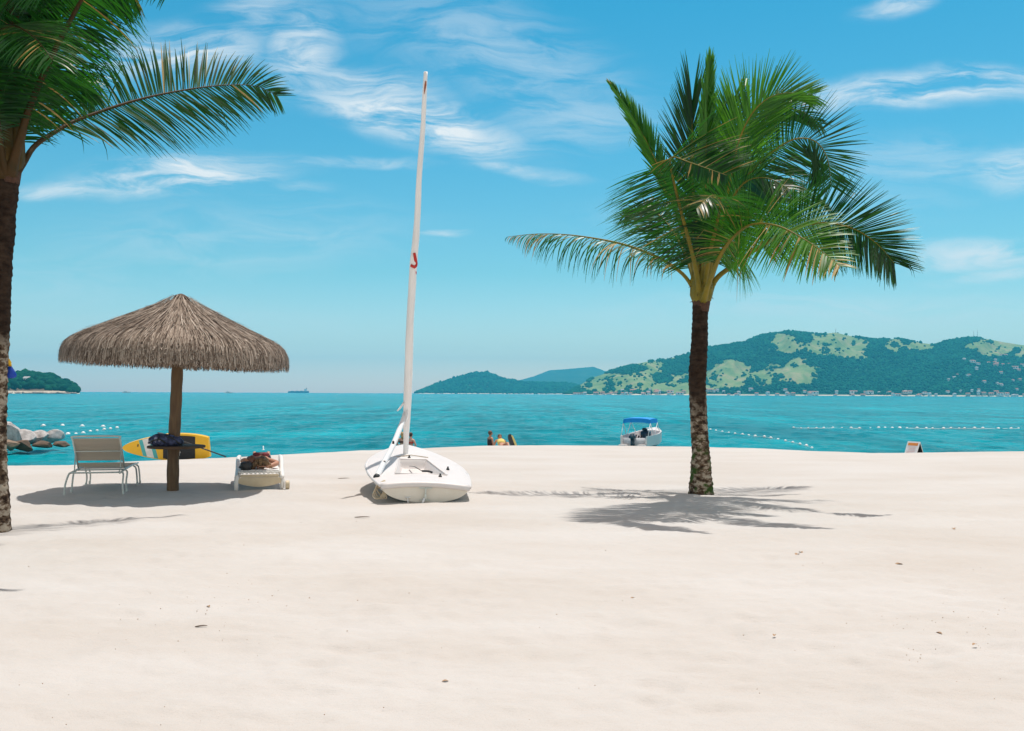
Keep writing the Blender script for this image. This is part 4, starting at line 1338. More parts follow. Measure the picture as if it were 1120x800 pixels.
mb = MB(); vs = []; fs = []
for i in range(nv):
    t_ = i / (nv - 1); y = t_ * LB
    b_ = smooth(fb, t_) + .022; s_ = smooth(fsr, t_)
    for j in range(nu):
        f = -1 + 2 * j / (nu - 1); x = f * b_
        z = s_ + .012 + .055 * (1 - f * f) * min(1, b_ / .5) + .02 * max(0, t_ - .55)
        z -= .008 * (abs(f) > .97)
        c_ = cockpit(x, y)
        if c_ > 0: z = z * (1 - c_) + c_ * (.19 + .02 * t_)
        vs.append((x, y, z))
for i in range(nv - 1):
    for j in range(nu - 1): fs.append((i * nu + j, i * nu + j + 1, (i + 1) * nu + j + 1, (i + 1) * nu + j))
mb.add(vs, fs)
mb.build('deck', M['white_gel'], D_, sharp=35)
# rub rail round the gunwale, and the thick transom lip
mb = MB(); pr_ = []
for i in range(0, 61):
    t_ = i / 60; pr_.append((smooth(fb, t_) + .008, t_ * LB, smooth(fsr, t_) - .012))
pl_ = [(-x, y, z) for x, y, z in pr_]
mb.tube(pr_, .026, 8); mb.tube(pl_, .026, 8)
mb.tube([(f * .67, -.008, .228 + .05 * (1 - f * f)) for f in np.linspace(-1, 1, 15)], .045, 10)
mb.build('rub_rail', M['white_gel'], D_)
# cockpit lip
mb = MB()
mb.tube([(-.41, .74, .325), (.41, .74, .325), (.25, 2.36, .362), (-.25, 2.36, .362), (-.41, .74, .325)], .012, 6); mb.build('cockpit_lip', M['white_gel'], D_)
# hiking strap, mainsheet block, fittings
mb = MB(); mb.tube([(-.06, 2.2, .26), (-.03, 1.6, .33), (.04, 1.0, .34)], .013, 6, flat=.4); mb.tube([(.04, 1.0, .34), (.14, .93, .35), (.2, .92, .33)], .018, 6)
mb.build('hiking_strap', M['black'], D_)
for (x, y, z) in ((-.05, 2.5, .37), (.5, 1.35, .335), (.28, .55, .325), (-.62, 1.1, .30), (.0, 3.6, .42)):
    mb = MB(); mb.box((x, y, z), (.05, .06, .04), bev=.01); mb.tube([(x, y, z + .02), (x, y, z + .045)], .014, 8); mb.build('cleat', M['black'], D_)
mb = MB(); mb.box((0, -.03, .225), (.2, .012, .022), bev=.004); mb.tube([(0, -.035, .22), (0, -.045, .06)], .012, 8); mb.box((0, -.02, .04), (.16, .012, .02), bev=.004); mb.box((.0, -.05, .10), (.035, .03, .08), bev=.006)
mb.build('rudder_fitting', M['grey_metal'], D_, smooth=False)
mb = MB(); mb.tube([(-.02, -.05, .07), (-.03, -.06, .03), (-.05, -.08, -.02)], [.02, .02, .012], 7); mb.tube([(-.26, -.02, .07), (-.26, -.04, .02), (-.25, -.045, -.04)], .008, 6)
mb.tube([(-.30, -.012, .075), (-.22, -.012, .075)], .009, 6)
mb.build('drain_fitting', M['white_metal'], D_)
# rope coil hanging from the port quarter
mb = MB()
for k in range(5):
    o_ = random.uniform(-.02, .02)
    mb.tube(arc([(-.62 + o_, .16, .27), (-.73 + o_, .10 + o_, .2), (-.78 + o_ + .03 * k, .06 + .02 * k, .07 + .01 * k), (-.70 + .03 * k, .02, .035), (-.63 + .01 * k, .05, .13), (-.60, .14, .27)], 24), .009, 6)
mb.tube(arc([(-.6, .2, .28), (-.68, .15, .24), (-.69, .12, .18)], 8), .022, 6)
mb.build('rope_coil', M['rope'], D_)


def pxl(lst): return [P(x, y, Y) for (x, y, Y) in lst]


# mast wrapped in its furled sail
ft = D_.matrix_basis
MD = sp.y + 2.85
mpts = [(443.6, 499, MD), (444.4, 468, MD), (446, 436, MD - .05), (448, 369, MD - .17), (451.2, 302, MD - .28), (455, 259.5, MD - .35), (458.4, 198, MD - .45), (463, 131, MD - .55), (465.6, 79, MD - .62)]
ml, mT = catmull(pxl(mpts), 90)
mb = MB()
mrad = []
for i in range(90):
    t_ = i / 89
    r = float(np.interp(t_, [0, .05, .10, .16, .44, .52, .6, .95, 1], [.048, .048, .066, .074, .066, .068, .056, .038, .035]))
    mrad.append(r * (1 + .05 * mnoise.noise(V((0, 0, t_ * 30)))))
vs = []; fs = []; n = 18
for i, p in enumerate(ml):
    for k in range(n):
        a = 2 * PI * k / n
        q = 1 + .10 * mnoise.noise(V((math.cos(a + i * .05) * 1.8, math.sin(a + i * .05) * 1.8, i * .12))) + .07 * math.sin(a * 3 + i * .35)
        vs.append(p + V((math.cos(a), math.sin(a), 0)) * mrad[i] * q)
for i in range(89):
    for k in range(n): fs.append((i * n + k, i * n + (k + 1) % n, (i + 1) * n + (k + 1) % n, (i + 1) * n + k))
fs.append(tuple(89 * n + k for k in range(n)))
mb.add(vs, fs)
sail_o = mb.build('furled_sail', M['sail'], D_, world=True)


def on_mast(px, py):
    """a point just proud of the camera side of the furled sail"""
    best = min(range(90), key=lambda i: abs(proj(ml[i])[1] - py))
    r = mrad[best]
    for _ in range(1):
        c = ml[best]
        q = P(px, py, c.y)
        dx = max(-r * .98, min(r * .98, q.x - c.x))
        return V((c.x + dx, c.y - math.sqrt(max(r * r - dx * dx, 0)) * 1.13 - .010, q.z))


def proj(p):
    u = p.x / p.y; v = (p.z - H_CAM) / p.y
    a = u * math.cos(ROLL) + v * math.sin(ROLL); b_ = -u * math.sin(ROLL) + v * math.cos(ROLL)
    return 560 + a * 1000, 400 - (b_ - SHIFT) * 1000


def strip(pts, ws, mat, name, parent):
    mb = MB(); vs = []
    P3 = [on_mast(*p) for p in pts]
    for i, p in enumerate(P3):
        a = P3[max(i - 1, 0)]; b_ = P3[min(i + 1, len(P3) - 1)]
        t_ = (b_ - a).normalized(); s_ = t_.cross(V((0, -1, 0))).normalized()
        for d_ in (0, .012): vs += [p + s_ * ws[i] + V((0, d_, 0)), p - s_ * ws[i] + V((0, d_, 0))]
    for i in range(len(P3) - 1):
        o_ = i * 4
        mb.add([], [])
        mb.f += [(o_, o_ + 1, o_ + 5, o_ + 4), (o_ + 2, o_ + 6, o_ + 7, o_ + 3), (o_, o_ + 4, o_ + 6, o_ + 2), (o_ + 1, o_ + 3, o_ + 7, o_ + 5)]
        mb.mi += [0] * 4
    mb.v = [tuple(v) for v in vs]
    ob = mb.build(name, mat, parent, world=True)
    return ob


strip([(453.6, 277.5), (454.2, 281), (455.0, 285), (455.6, 289), (455.2, 291.5), (453.8, 293), (452.0, 292.2), (449.6, 290.8)], [.022, .025, .026, .026, .026, .026, .025, .023], M['red'], 'sail_emblem', D_)
strip([(455.4, 297.5), (455.6, 300.5)], [.009, .007], M['red'], 'sail_mark', D_)
strip([(466.0, 90), (465.6, 94), (465.0, 98), (464.2, 104)], [.012, .018, .014, .003], plain('rust_print', (.42, .13, .06), (.34, .1, .05), .7), 'sail_patch', D_)
# mast foot tube
mb = MB(); mb.tube(pxl([(443.5, 503, MD), (444.2, 478, MD)]), .036, 12); mb.build('mast', M['white_metal'], D_, world=True)
# boom leaning down to the port quarter, with a folded sail bundle
bpts = pxl([(443.5, 452, MD - .1), (440, 462, MD - .25), (430, 487, MD - 1.1), (420, 506, MD - 1.75), (412, 522, MD - 2.35)])
mb = MB(); mb.tube(catmull(bpts, 24)[0], .047, 12); mb.build('boom', M['white_metal'], D_, world=True)
mb = MB(); q = bpts[-1]; dq = (bpts[-1] - bpts[-2]).normalized(); mb.tube([q - dq * .02, q + dq * .05], .052, 12); mb.build('boom_cap', M['black'], D_, world=True)
mb = MB(); mb.tube(pxl([(441.5, 441, MD - .1), (438, 446, MD - .15), (434.5, 449.5, MD - .2)]), [.02, .018, .012], 7); mb.tube(pxl([(444, 449, MD - .14), (445, 458, MD - .16), (442, 465, MD - .3)]), .02, 7)
mb.build('sail_tie', M['sail'], D_, world=True)
for f_ in (.45, .75):
    lb_ = bpts[0].lerp(bpts[-1], f_)
    mb = MB(); mb.box(lb_ - V((-.0, .03, .05)), (.035, .03, .06), bev=.006); mb.build('block', M['black'], D_, world=True)
# mast rope lying on the fore deck
mb = MB(); mb.tube([(-.3, 2.62, .36), (0, 2.66, .40), (.3, 2.62, .37)], .008, 6); mb.build('traveller_rope', M['rope'], D_)

# ------------------------------------------------------------------ paddle board
YB = 24.2
c0 = P(183.5, 488.8, YB)
B = thing('paddle_board', 'yellow paddle board with teal and white stripe, on edge behind the parasol', 'paddle board', (c0.x, YB, c0.z - .40), (math.radians(12), math.radians(-1), math.radians(-3)))
HLn = 1.165


def bw(x):
    f = (x + HLn) / (2 * HLn)
    return .375 * (min(1, (f / .55)) ** .55 if f < .55 else 1 - .30 * ((f - .55) / .45) ** 3) if f > 0 else 0


def board_region(name, f0, f1, mat, y0, y1, skew=0, inset=0.0, nn=34):
    top = []; bot = []
    for k in range(nn + 1):
        x = f0 + (f1 - f0) * k / nn
        w = max(bw(x) - inset, .004)
        top.append((x + skew * w, w)); bot.append((x - skew * w, -w))
    # clip the skewed ends to the outline
    top = [(x, min(z, bw(min(max(x, -HLn), HLn)) - inset)) for x, z in top]; bot = [(x, max(z, -bw(min(max(x, -HLn), HLn)) + inset)) for x, z in bot]
    vs = []; fs = []
    for (a, b_) in zip(bot, top):
        vs += [(a[0], y0, a[1] + .40), (b_[0], y0, b_[1] + .40), (b_[0], y1, b_[1] + .40), (a[0], y1, a[1] + .40)]
    m_ = nn + 1
    for k in range(nn):
        for j in range(4): fs.append((k * 4 + j, k * 4 + (j + 1) % 4, k * 4 + 4 + (j + 1) % 4, k * 4 + 4 + j))
    fs += [(3, 2, 1, 0), tuple(nn * 4 + j for j in range(4))]
    mb = MB(); mb.add(vs, fs)
    return mb.build(name, mat, B, sharp=40)


board_region('board', -HLn, HLn, M['yellow'], -.05, .06, 0, 0, 60)
board_region('teal_stripe', -.66, -.27, M['teal'], -.0525, -.045, -.16, .012)
board_region('white_stripe', -.555, -.375, M['board_white'], -.0550, -.046, -.16, .012)
board_region('deck_pad', -.06, .80, M['pad'], -.058, -.046, .10, .05)
mb = MB()
mb.tube([(.395, -.062, .29), (.375, -.062, .33), (.375, -.062, .25), (.365, -.062, .19)], .012, 6, flat=.4); mb.tube([(.35, -.062, .265), (.40, -.062, .27)], .009, 5)
mb.build('pad_mark', M['board_white'], B)
mb = MB(); mb.tube([(-.74, -.052, .44), (-.72, -.06, .50)], .014, 7); mb.build('nose_plug', M['black'], B)
mb = MB(); mb.add([(.85, .055, .32), (1.05, .055, .32), (1.0, .22, .33), (.85, .055, .345), (1.05, .055, .345), (1.0, .22, .335)], [(0, 1, 2), (5, 4, 3), (0, 3, 4, 1), (1, 4, 5, 2), (2, 5, 3, 0)]); mb.build('fin', M['black'], B, smooth=False)
# paddle leaning behind the tray: dark shaft reaching the sand
a0 = P(203, 484, 23.4); a1 = P(247, 497.0, 23.0); a1.z = sand_z(a1.x, a1.y) + .03
dv = (a1 - a0)
t = thing('paddle', 'thin dark paddle shaft resting on sand right of the yellow board', 'paddle', a1)
mb = MB(); mb.tube([a0 - dv * .35, a0, a1], .017, 8); mb.build('shaft', M['black'], t, world=True)
e0 = a0 - dv * .35
mb = MB(); mb.tube([e0 + dv * .02, e0 - dv * .1, e0 - dv * .28, e0 - dv * .36], [.02, .08, .09, .03], 12, flat=.2); mb.build('blade', M['black'], t, world=True)

# ------------------------------------------------------------------ power boat
YP = 52
bp0 = P(693, 487, YP); bp0.z = WATER
PB = thing('motorboat', 'small white motorboat with blue bimini top moored off the beach', 'motorboat', (bp0.x, YP, WATER), (0, 0, math.radians(-25)))
Lm = 4.4
mt = [0, .2, .5, .75, .9, 1]; mbm = [.80, .86, .88, .72, .42, .05]; msr = [.66, .68, .74, .84, .92, .98]; mk = [-.18, -.2, -.2, -.1, .1, .5]
mb = MB(); vs = []; fs = []; n = 40; q_ = 15
for i in range(n):
    t_ = i / (n - 1); y = t_ * Lm
    b_ = float(np.interp(t_, mt, mbm)); s_ = float(np.interp(t_, mt, msr)); k_ = float(np.interp(t_, mt, mk))
    outer = []
    for j in range(q_):
        f = -1 + 2 * j / (q_ - 1)
        a = abs(f)
        x = math.copysign(b_ * (a / .55 * .97 if a < .55 else .97 + .03 * (a - .55) / .45), f)
        z = k_ + (s_ - k_) * (a / .55 * .3 if a < .55 else .3 + .7 * (a - .55) / .45)
        outer.append((x, y, z))
    inn = [(b_ * .9, y, s_ - .005), (b_ * .84, y, max(s_ - .45, k_ + .15)), (-b_ * .84, y, max(s_ - .45, k_ + .15)), (-b_ * .9, y, s_ - .005)]
    if t_ > .72: inn = [(b_ * .9, y, s_), (b_ * .4, y, s_ + .05), (-b_ * .4, y, s_ + .05), (-b_ * .9, y, s_)]
    vs += outer + inn
w_ = q_ + 4
for i in range(n - 1):
    for j in range(w_): fs.append((i * w_ + j, (i + 1) * w_ + j, (i + 1) * w_ + (j + 1) % w_, i * w_ + (j + 1) % w_))
fs.append(tuple(range(w_)))
mb.add(vs, fs)
mb.box((-.55, -.22, .10), (.5, .5, .16), bev=.05); mb.box((.55, -.22, .10), (.5, .5, .16), bev=.05)
mb.build('hull', M['white_gel'], PB, sharp=40)
mb = MB(); mb.box((0, .12, .30), (1.3, .1, .5), bev=.03); mb.box((0, .7, .38), (1.2, .45, .3), bev=.06); mb.build('seat', plain('grey_seat', (.62, .63, .66), (.5, .52, .56), .6), PB)
mb = MB(); mb.box((.12, 2.0, .62), (.55, .45, .55), Matrix.Rotation(.15, 4, 'X'), .05); mb.tube([(.12, 1.75, .95), (.12, 1.78, 1.0)], .16, 14); mb.build('console', M['outboard'], PB)
mb = MB(); mb.box((0, -.22, .62), (.34, .46, .34), bev=.09); mb.box((0, -.2, .25), (.2, .22, .55), bev=.05); mb.box((0, -.24, -.12), (.12, .3, .2), bev=.03)
mb.build('outboard_motor', M['outboard'], PB)
mb = MB(); vs = []; fs = []
nx_, ny_ = 16, 12
for i in range(ny_):
    for j in range(nx_):
        f = -1 + 2 * j / (nx_ - 1); g_ = i / (ny_ - 1)
        vs.append((f * .80, .55 + 1.5 * g_, 1.70 - .07 * abs(f) ** 3 - .04 * (2 * g_ - 1) ** 2))
for i in range(ny_ - 1):
    for j in range(nx_ - 1): fs.append((i * nx_ + j, i * nx_ + j + 1, (i + 1) * nx_ + j + 1, (i + 1) * nx_ + j))
b0 = len(vs)
vs2 = [(x * .985, y, z - .04) for x, y, z in vs]
mb.add(vs + vs2, fs + [tuple(b0 + k for k in f[::-1]) for f in fs])
edge = [j for j in range(nx_)]
ring_ = [j for j in range(nx_)] + [i * nx_ + nx_ - 1 for i in range(1, ny_)] + [(ny_ - 1) * nx_ + j for j in range(nx_ - 2, -1, -1)] + [i * nx_ for i in range(ny_ - 2, 0, -1)]
nr_ = len(ring_)
mb.add([vs[j] for j in ring_] + [(vs[j][0] * 1.01, vs[j][1], vs[j][2] - .24) for j in ring_], [(j, nr_ + j, nr_ + (j + 1) % nr_, (j + 1) % nr_) for j in range(nr_)])
mb.build('bimini_top', M['blue_canvas'], PB)
mb = MB()
for sx in (-1, 1):
    mb.tube([(sx * .84, 1.3, .55), (sx * .80, .58, 1.38)], .022, 7); mb.tube([(sx * .84, 1.3, .55), (sx * .80, 2.02, 1.38)], .022, 7)
    mb.tube([(sx * .8, 2.02, 1.38), (sx * .72, 2.9, .68)], .018, 7); mb.tube([(sx * .8, .58, 1.38), (sx * .80, .1, .5)], .018, 7)
mb.build('bimini_frame', M['white_metal'], PB)
mb = MB()
mb.tube(arc([(-.5, 3.6, .74), (-.5, 3.6, .95), (0, 4.25, 1.0), (.5, 3.6, .95), (.5, 3.6, .74)], 24), .018, 7); mb.build('bow_rail', M['white_metal'], PB)
mb = MB()
for k in range(4):
    mb.tube([(-.24 + .16 * k, .62, .52), (-.24 + .16 * k + .05, .6, .66 + .05 * (k % 2))], .045, 7)
mb.build('gear', M['black'], PB)

# ------------------------------------------------------------------ A-frame sign
ap = on_sand(1005.5, 494.5)
ap = G(1005.5, 494.5); ap.z = sand_z(ap.x, ap.y)
SG = thing('sandwich_board', 'small white folding sign with an orange band on the sand crest', 'sign', (ap.x, ap.y + .35, ap.z - .10), (0, 0, math.radians(-62)))
h_ = .40; sp_ = .17; wdt = .42
for sgn, nm in ((-1, 'front_panel'), (1, 'rear_panel')):
    mb = MB()
    ang = math.atan2(sp_, h_)
    Mx = Matrix.Rotation(sgn * -ang, 4, 'X')
    ctr = V((0, sgn * sp_ / 2, h_ / 2))
    mb.box(ctr, (wdt, .018, math.hypot(h_, sp_)), Matrix.Rotation(sgn * ang, 4, 'X'), .003)
    pan = mb.build(nm, M['white_metal'] if sgn < 0 else M['board_white'], SG, smooth=False)
    if sgn < 0:
        nrm = Matrix.Rotation(sgn * ang, 4, 'X') @ V((0, -1, 0)); upv = Matrix.Rotation(sgn * ang, 4, 'X') @ V((0, 0, 1))
        mb = MB(); c = ctr + nrm * .0125 + upv * .13; mb.box(c, (wdt * .8, .005, .085), Matrix.Rotation(sgn * ang, 4, 'X')); mb.build('orange_band', M['orange'], pan, smooth=False)
        mb = MB()
        for k in range(5):
            c = ctr + nrm * .0125 + upv * (.04 - .045 * k); mb.box(c + V((random.uniform(-.02, .02), 0, 0)), (wdt * random.uniform(.5, .75), .004, .012), Matrix.Rotation(sgn * ang, 4, 'X'))
        mb.build('printed_lines', plain('pink_print', (.75, .50, .47), (.7, .42, .4), .7), pan, smooth=False)
    else:
        nrm = Matrix.Rotation(sgn * ang, 4, 'X') @ V((0, -1, 0))
        mb = MB(); mb.box(ctr + nrm * .013, (wdt * .96, .006, math.hypot(h_, sp_) * .93), Matrix.Rotation(sgn * ang, 4, 'X')); mb.build('dark_inside', M['black'], pan, smooth=False)
mb = MB(); mb.box((wdt / 2 - .012, 0, .17), (.01, .2, .30)); 
# ------------------------------------------------------------------ buoys and swim ropes
bz = MB(); bz.ball((0, 0, .03), (.13, .13, .12), 12, 8); bz.tube([(-.17, 0, .02), (.17, 0, .02)], .03, 6)
buoy0 = bz.build('buoy', M['float'])
first = [True]


def buoy(px, py, lab, grp, s=1.0):
    p = G(px, py, WATER)
    o = buoy0 if first[0] else buoy0.copy()
    if not first[0]: COL.objects.link(o)
    first[0] = False
    o.location = p; o.scale = (s, s, s); o.rotation_euler = (0, 0, random.uniform(0, 3))
    tag(o, lab, 'buoy', grp)
    return p


g1 = [buoy(x, y, 'white float of the outer row left, beyond the boulders', 'floats of the outer left row', 1.3) for x, y in [(47.5, 466.5), (68.5, 466.3), (90, 466.9), (112.8, 467.4)]]
g2 = [buoy(x, y, 'white float of the slanting row just above the grey lounger', 'floats of the slanting left row', s) for x, y, s in
      [(74.3, 476.0, 1.3), (83, 475.7, 1.0), (91, 474.5, 1.1), (98.8, 472.8, 1.0), (106.2, 471.5, .8), (114, 470.3, 1.0), (120.8, 469.6, 1.0), (128, 468.6, 1.1)]]
g3 = [buoy(x, y, 'white float of the slanting row right of the full palm', 'floats of the slanting right row', random.uniform(.6, .95)) for x, y in
      [(777, 470.5), (783, 471.4), (790, 472.6), (797, 473.8), (804, 474.7), (812, 475.6), (819, 476.9), (826, 477.8), (836, 478.2), (843, 479.6), (851, 481.2), (859, 482.6), (867, 484.3), (875, 486.2), (882, 488.2), (888, 490.5)]]
g4 = [buoy(x, 468.5 + (x - 868) * .004 + random.uniform(-.3, .3), 'white float of the long straight row far out on the right', 'floats of the straight right row', random.uniform(.6, 1.2)) for x in
      [868, 876, 884, 893, 901, 911, 921, 931, 940, 952, 961, 968, 976, 984, 985, 992, 1003, 1013, 1020, 1032, 1040, 1049, 1055, 1066, 1075, 1092, 1106, 1114]]
for g_, lab in ((g3, 'pale swim rope running in from the palm to the beach'), (g4, 'pale swim rope of the long row far out on the right')):
    mb = MB(); mb.tube([p + V((0, 0, .02)) for p in g_], 0.008 if g_ is g3 else .02, 5)
    tag(mb.build('swim_rope', M['float']), lab, 'rope')
p = G(288, 492.5, WATER)
t = thing('marker_pole', 'short pale marker pole in the water behind the white lounger', 'marker', p)
mb = MB(); mb.tube([(0, 0, -.4), (0, 0, .22)], .03, 8); mb.build('pole', M['float'], t)
mb = MB(); mb.ball((0, 0, .0), (.08, .08, .06), 10, 7); mb.build('float_collar', M['float'], t)

# ------------------------------------------------------------------ boulders on the left
m, nt, b = nodes('boulder')
tc = N(nt, 'ShaderNodeTexCoord'); g = N(nt, 'ShaderNodeNewGeometry')
n = N(nt, 'ShaderNodeTexNoise'); n.inputs['Scale'].default_value = 2.5; n.inputs['Detail'].default_value = 8; n.inputs['Roughness'].default_value = .65
nt.links.new(tc.outputs['Object'], n.inputs['Vector'])
rl = ramp(nt, n.outputs[0], [(.32, (.10, .09, .085)), (.42, (.30, .285, .28)), (.64, (.55, .53, .525))])
# wet, weed-dark foot: by world height above the water, with noise
sx_ = N(nt, 'ShaderNodeSeparateXYZ'); nt.links.new(g.outputs['Position'], sx_.inputs[0])
ad = N(nt, 'ShaderNodeMath', operation='MULTIPLY_ADD'); nt.links.new(n.outputs[0], ad.inputs[0]); ad.inputs[1].default_value = .7; nt.links.new(sx_.outputs[2], ad.inputs[2])
mr = N(nt, 'ShaderNodeMapRange'); mr.inputs['From Min'].default_value = WATER + .62; mr.inputs['From Max'].default_value = WATER + .88; nt.links.new(ad.outputs[0], mr.inputs[0])
mx = N(nt, 'ShaderNodeMixRGB'); mx.inputs[1].default_value = (.035, .025, .02, 1); nt.links.new(mr.outputs[0], mx.inputs[0]); nt.links.new(rl.outputs[0], mx.inputs[2])
nt.links.new(mx.outputs[0], b.inputs['Base Color']); b.inputs['Roughness'].default_value = .8
bp = N(nt, 'ShaderNodeBump'); bp.inputs['Strength'].default_value = .6; bp.inputs['Distance'].default_value = .06; nt.links.new(n.outputs[0], bp.inputs['Height']); nt.links.new(bp.outputs[0], b.inputs['Normal'])
M['boulder'] = m
M['boulder_brown'] = plain('brown_boulder', (.16, .10, .065), (.07, .05, .035), .85, 3, .6)


def boulder(px, py, Y, rx, ry, rz, seed, lab, mat=None, rot=(0, 0, 0), cut=5):
    bm = bmesh.new(); bmesh.ops.create_icosphere(bm, subdivisions=4, radius=1)
    rd = random.Random(seed)
    planes = []
    for _ in range(cut + 4):
        nrm = V((rd.gauss(0, 1), rd.gauss(0, 1), rd.gauss(0, .8))).normalized(); planes.append((nrm, rd.uniform(.45, .8)))
    for v in bm.verts:
        c = v.co.copy()
        for nrm, dd in planes:
            k = c.dot(nrm) - dd
            if k > 0: c -= nrm * k * .99
        c *= 1 + .03 * mnoise.noise(c * 3 + V((seed, 0, 0))) + .035 * mnoise.noise(c * 8 + V((seed, 0, 0)))
        v.co = V((c.x * rx, c.y * ry, c.z * rz))
    me = bpy.data.meshes.new('boulder'); bm.to_mesh(me); bm.free()
    me.polygons.foreach_set('use_smooth', [True] * len(me.polygons)); me.materials.append(mat or M['boulder'])
    me.set_sharp_from_angle(angle=math.radians(16))
    o = bpy.data.objects.new('boulder', me); COL.objects.link(o)
    p = P(px, py, Y); o.location = p; o.rotation_euler = rot
    tag(o, lab, 'boulder', 'boulders at the left water edge')


boulder(12, 476, 46, .95, .8, .62, 1, 'large pale boulder partly behind the shaded palm trunk', rot=(0, .35, 0))
boulder(29, 480, 45, .62, .7, .42, 2, 'pale slab leaning right beside the largest boulder', rot=(.1, .5, .3))
boulder(42, 479, 45.5, .62, .6, .42, 7, 'pale round boulder in the middle of the rock pile', rot=(0, .25, .8))
boulder(57, 478.5, 46, .60, .6, .40, 4, 'smooth grey boulder at the right of the pile', rot=(0, -.15, .4))
boulder(68, 485.5, 45, .50, .5, .17, 5, 'flat brown rock at the right tip of the pile', M['boulder_brown'], rot=(0, .12, 0))
boulder(25, 488, 44, .68, .6, .30, 6, 'dark wet boulder in front of the pale slab', M['boulder_brown'])
boulder(47, 487, 44.4, .55, .5, .22, 17, 'dark low rock at the waterline between the pale boulders', M['boulder_brown'])
boulder(13, 487, 43.5, .45, .5, .34, 8, 'small tan rock against the shaded palm trunk', plain('tan_boulder', (.28, .20, .13), (.16, .11, .08), .85, 3, .5))
boulder(-20, 478, 46, 1.0, .8, .8, 9, 'big grey boulder cut by the photo edge')

# ------------------------------------------------------------------ litter on the sand
def twig(px, py, ln, ang, lab, grp, curved=.04):
    p = on_sand(px, py)
    mb = MB()
    d_ = V((math.cos(ang), math.sin(ang), 0)); sdv = V((-d_.y, d_.x, 0))
    pts = [p + d_ * (f * ln) + sdv * (curved * ln * math.sin(f * 5)) + V((0, 0, .006 + .004 * math.sin(f * 3 + 1))) for f in np.linspace(-.5, .5, 8)]
    mb.tube(pts, [x_ * min(1, .35 + ln * 3) for x_ in (.004, .007, .008, .008, .007, .006, .005, .003)], 6)
    t = MB(); t.v = [tuple(V(v) - p) for v in mb.v]; t.f = mb.f; t.mi = mb.mi
    o = t.build('twig', M['twig']); o.location = p
    tag(o, lab, 'twig', grp)


def leaf(px, py, ln, ang, lab, grp):
    p = on_sand(px, py)
    mb = MB(); vs = []; fs = []
    for i in range(9):
        f = i / 8; w = .22 * ln * math.sin(PI * min(f * 1.02, 1)) ** .7 + .001
        z = .004 + .07 * ln * math.sin(PI * f)
        for j in range(3):
            vs.append(((f - .5) * ln, (j - 1) * w, z + abs(j - 1) * w * .5))
    for i in range(8):
        for j in range(2): fs.append((i * 3 + j, i * 3 + j + 1, i * 3 + j + 4, i * 3 + j + 3))
    mb.add(vs, fs); o = mb.build('dry_leaf', M['dryleaf']); o.location = p; o.rotation_euler = (0, 0, ang)
    tag(o, lab, 'leaf', grp)


twig(220, 684.5, .085, .1, 'dark twig lying alone on the sand below the parasol', None)
twig(396, 565.5, .20, .0, 'dark stick on the open sand just in front of the dinghy', None)
twig(376, 523.5, .22, .1, 'thin stick on the sand left of the dinghy', None)
twig(156, 634.5, .07, .8, 'small dark twig on bare sand below the parasol shade', None)
twig(793, 547.5, .22, -.2, 'dark stick beside the foot of the full palm', None)
leaf(317, 742.5, .055, .3, 'small brown leaf on the near sand below the white lounger', None)
leaf(872, 606, .09, .9, 'brown leaf at the far end of the palm shadow', None)
leaf(876, 603.5, .07, 1.6, 'curled leaf next to the brown leaf past the palm shadow', None)
leaf(983, 616.5, .09, .2, 'brown leaf alone on the right sand', None)
leaf(1043, 578.5, .10, 1.2, 'dry leaf standing on the sand at far right', None)
leaf(847, 694.5, .05, 1.2, 'small brown leaf on the near sand below the full palm', None)
leaf(692, 653, .045, .6, 'tiny dry leaf on the sand in front of the palm shadow', None)
leaf(1066, 704, .05, .6, 'small dark leaf among litter on the near right sand', None)
leaf(1027, 692, .05, 2.1, 'pale brown leaf among litter on the near right sand', None)
leaf(228, 663, .05, 2.1, 'pale dry leaf on the trodden sand patch below the parasol', None)
leaf(487, 742, .04, .3, 'tiny pale leaf on the near sand below the dinghy', None)
# crumbs nobody could count
mb = MB()
for k in range(230):
    r_ = random.random()
    if r_ < .35: px, py = random.gauss(240, 55), random.gauss(660, 28)
    elif r_ < .65: px, py = random.gauss(1050, 50), random.gauss(700, 28)
    else: px, py = random.uniform(0, 1120), random.uniform(560, 795)
    if py < 556 or py > 800: continue
    p = on_sand(px, py); s = random.uniform(.0008, .0026) * (1 + .3 * p.y / 6)
    mb.ball(p + V((0, 0, .006)), (s * random.uniform(.8, 2), s, s), 5, 4)
tag(mb.build('sand_litter', M['dryleaf']), 'tiny brown crumbs of leaf and shell scattered over the sand', 'litter', kind='stuff')

# ------------------------------------------------------------------ light, sky
SUN = V((.155, .25, 1.0)).normalized()
elev = math.asin(SUN.z); rot = math.atan2(SUN.x, SUN.y)
sl = bpy.data.lights.new('sun', 'SUN'); sl.energy = 3.9; sl.angle = math.radians(.53); sl.color = (1, .95, .885)
so = bpy.data.objects.new('sun', sl); COL.objects.link(so)
so.rotation_euler = (-SUN).to_track_quat('-Z', 'Y').to_euler(); so.location = (20, 30, 60)

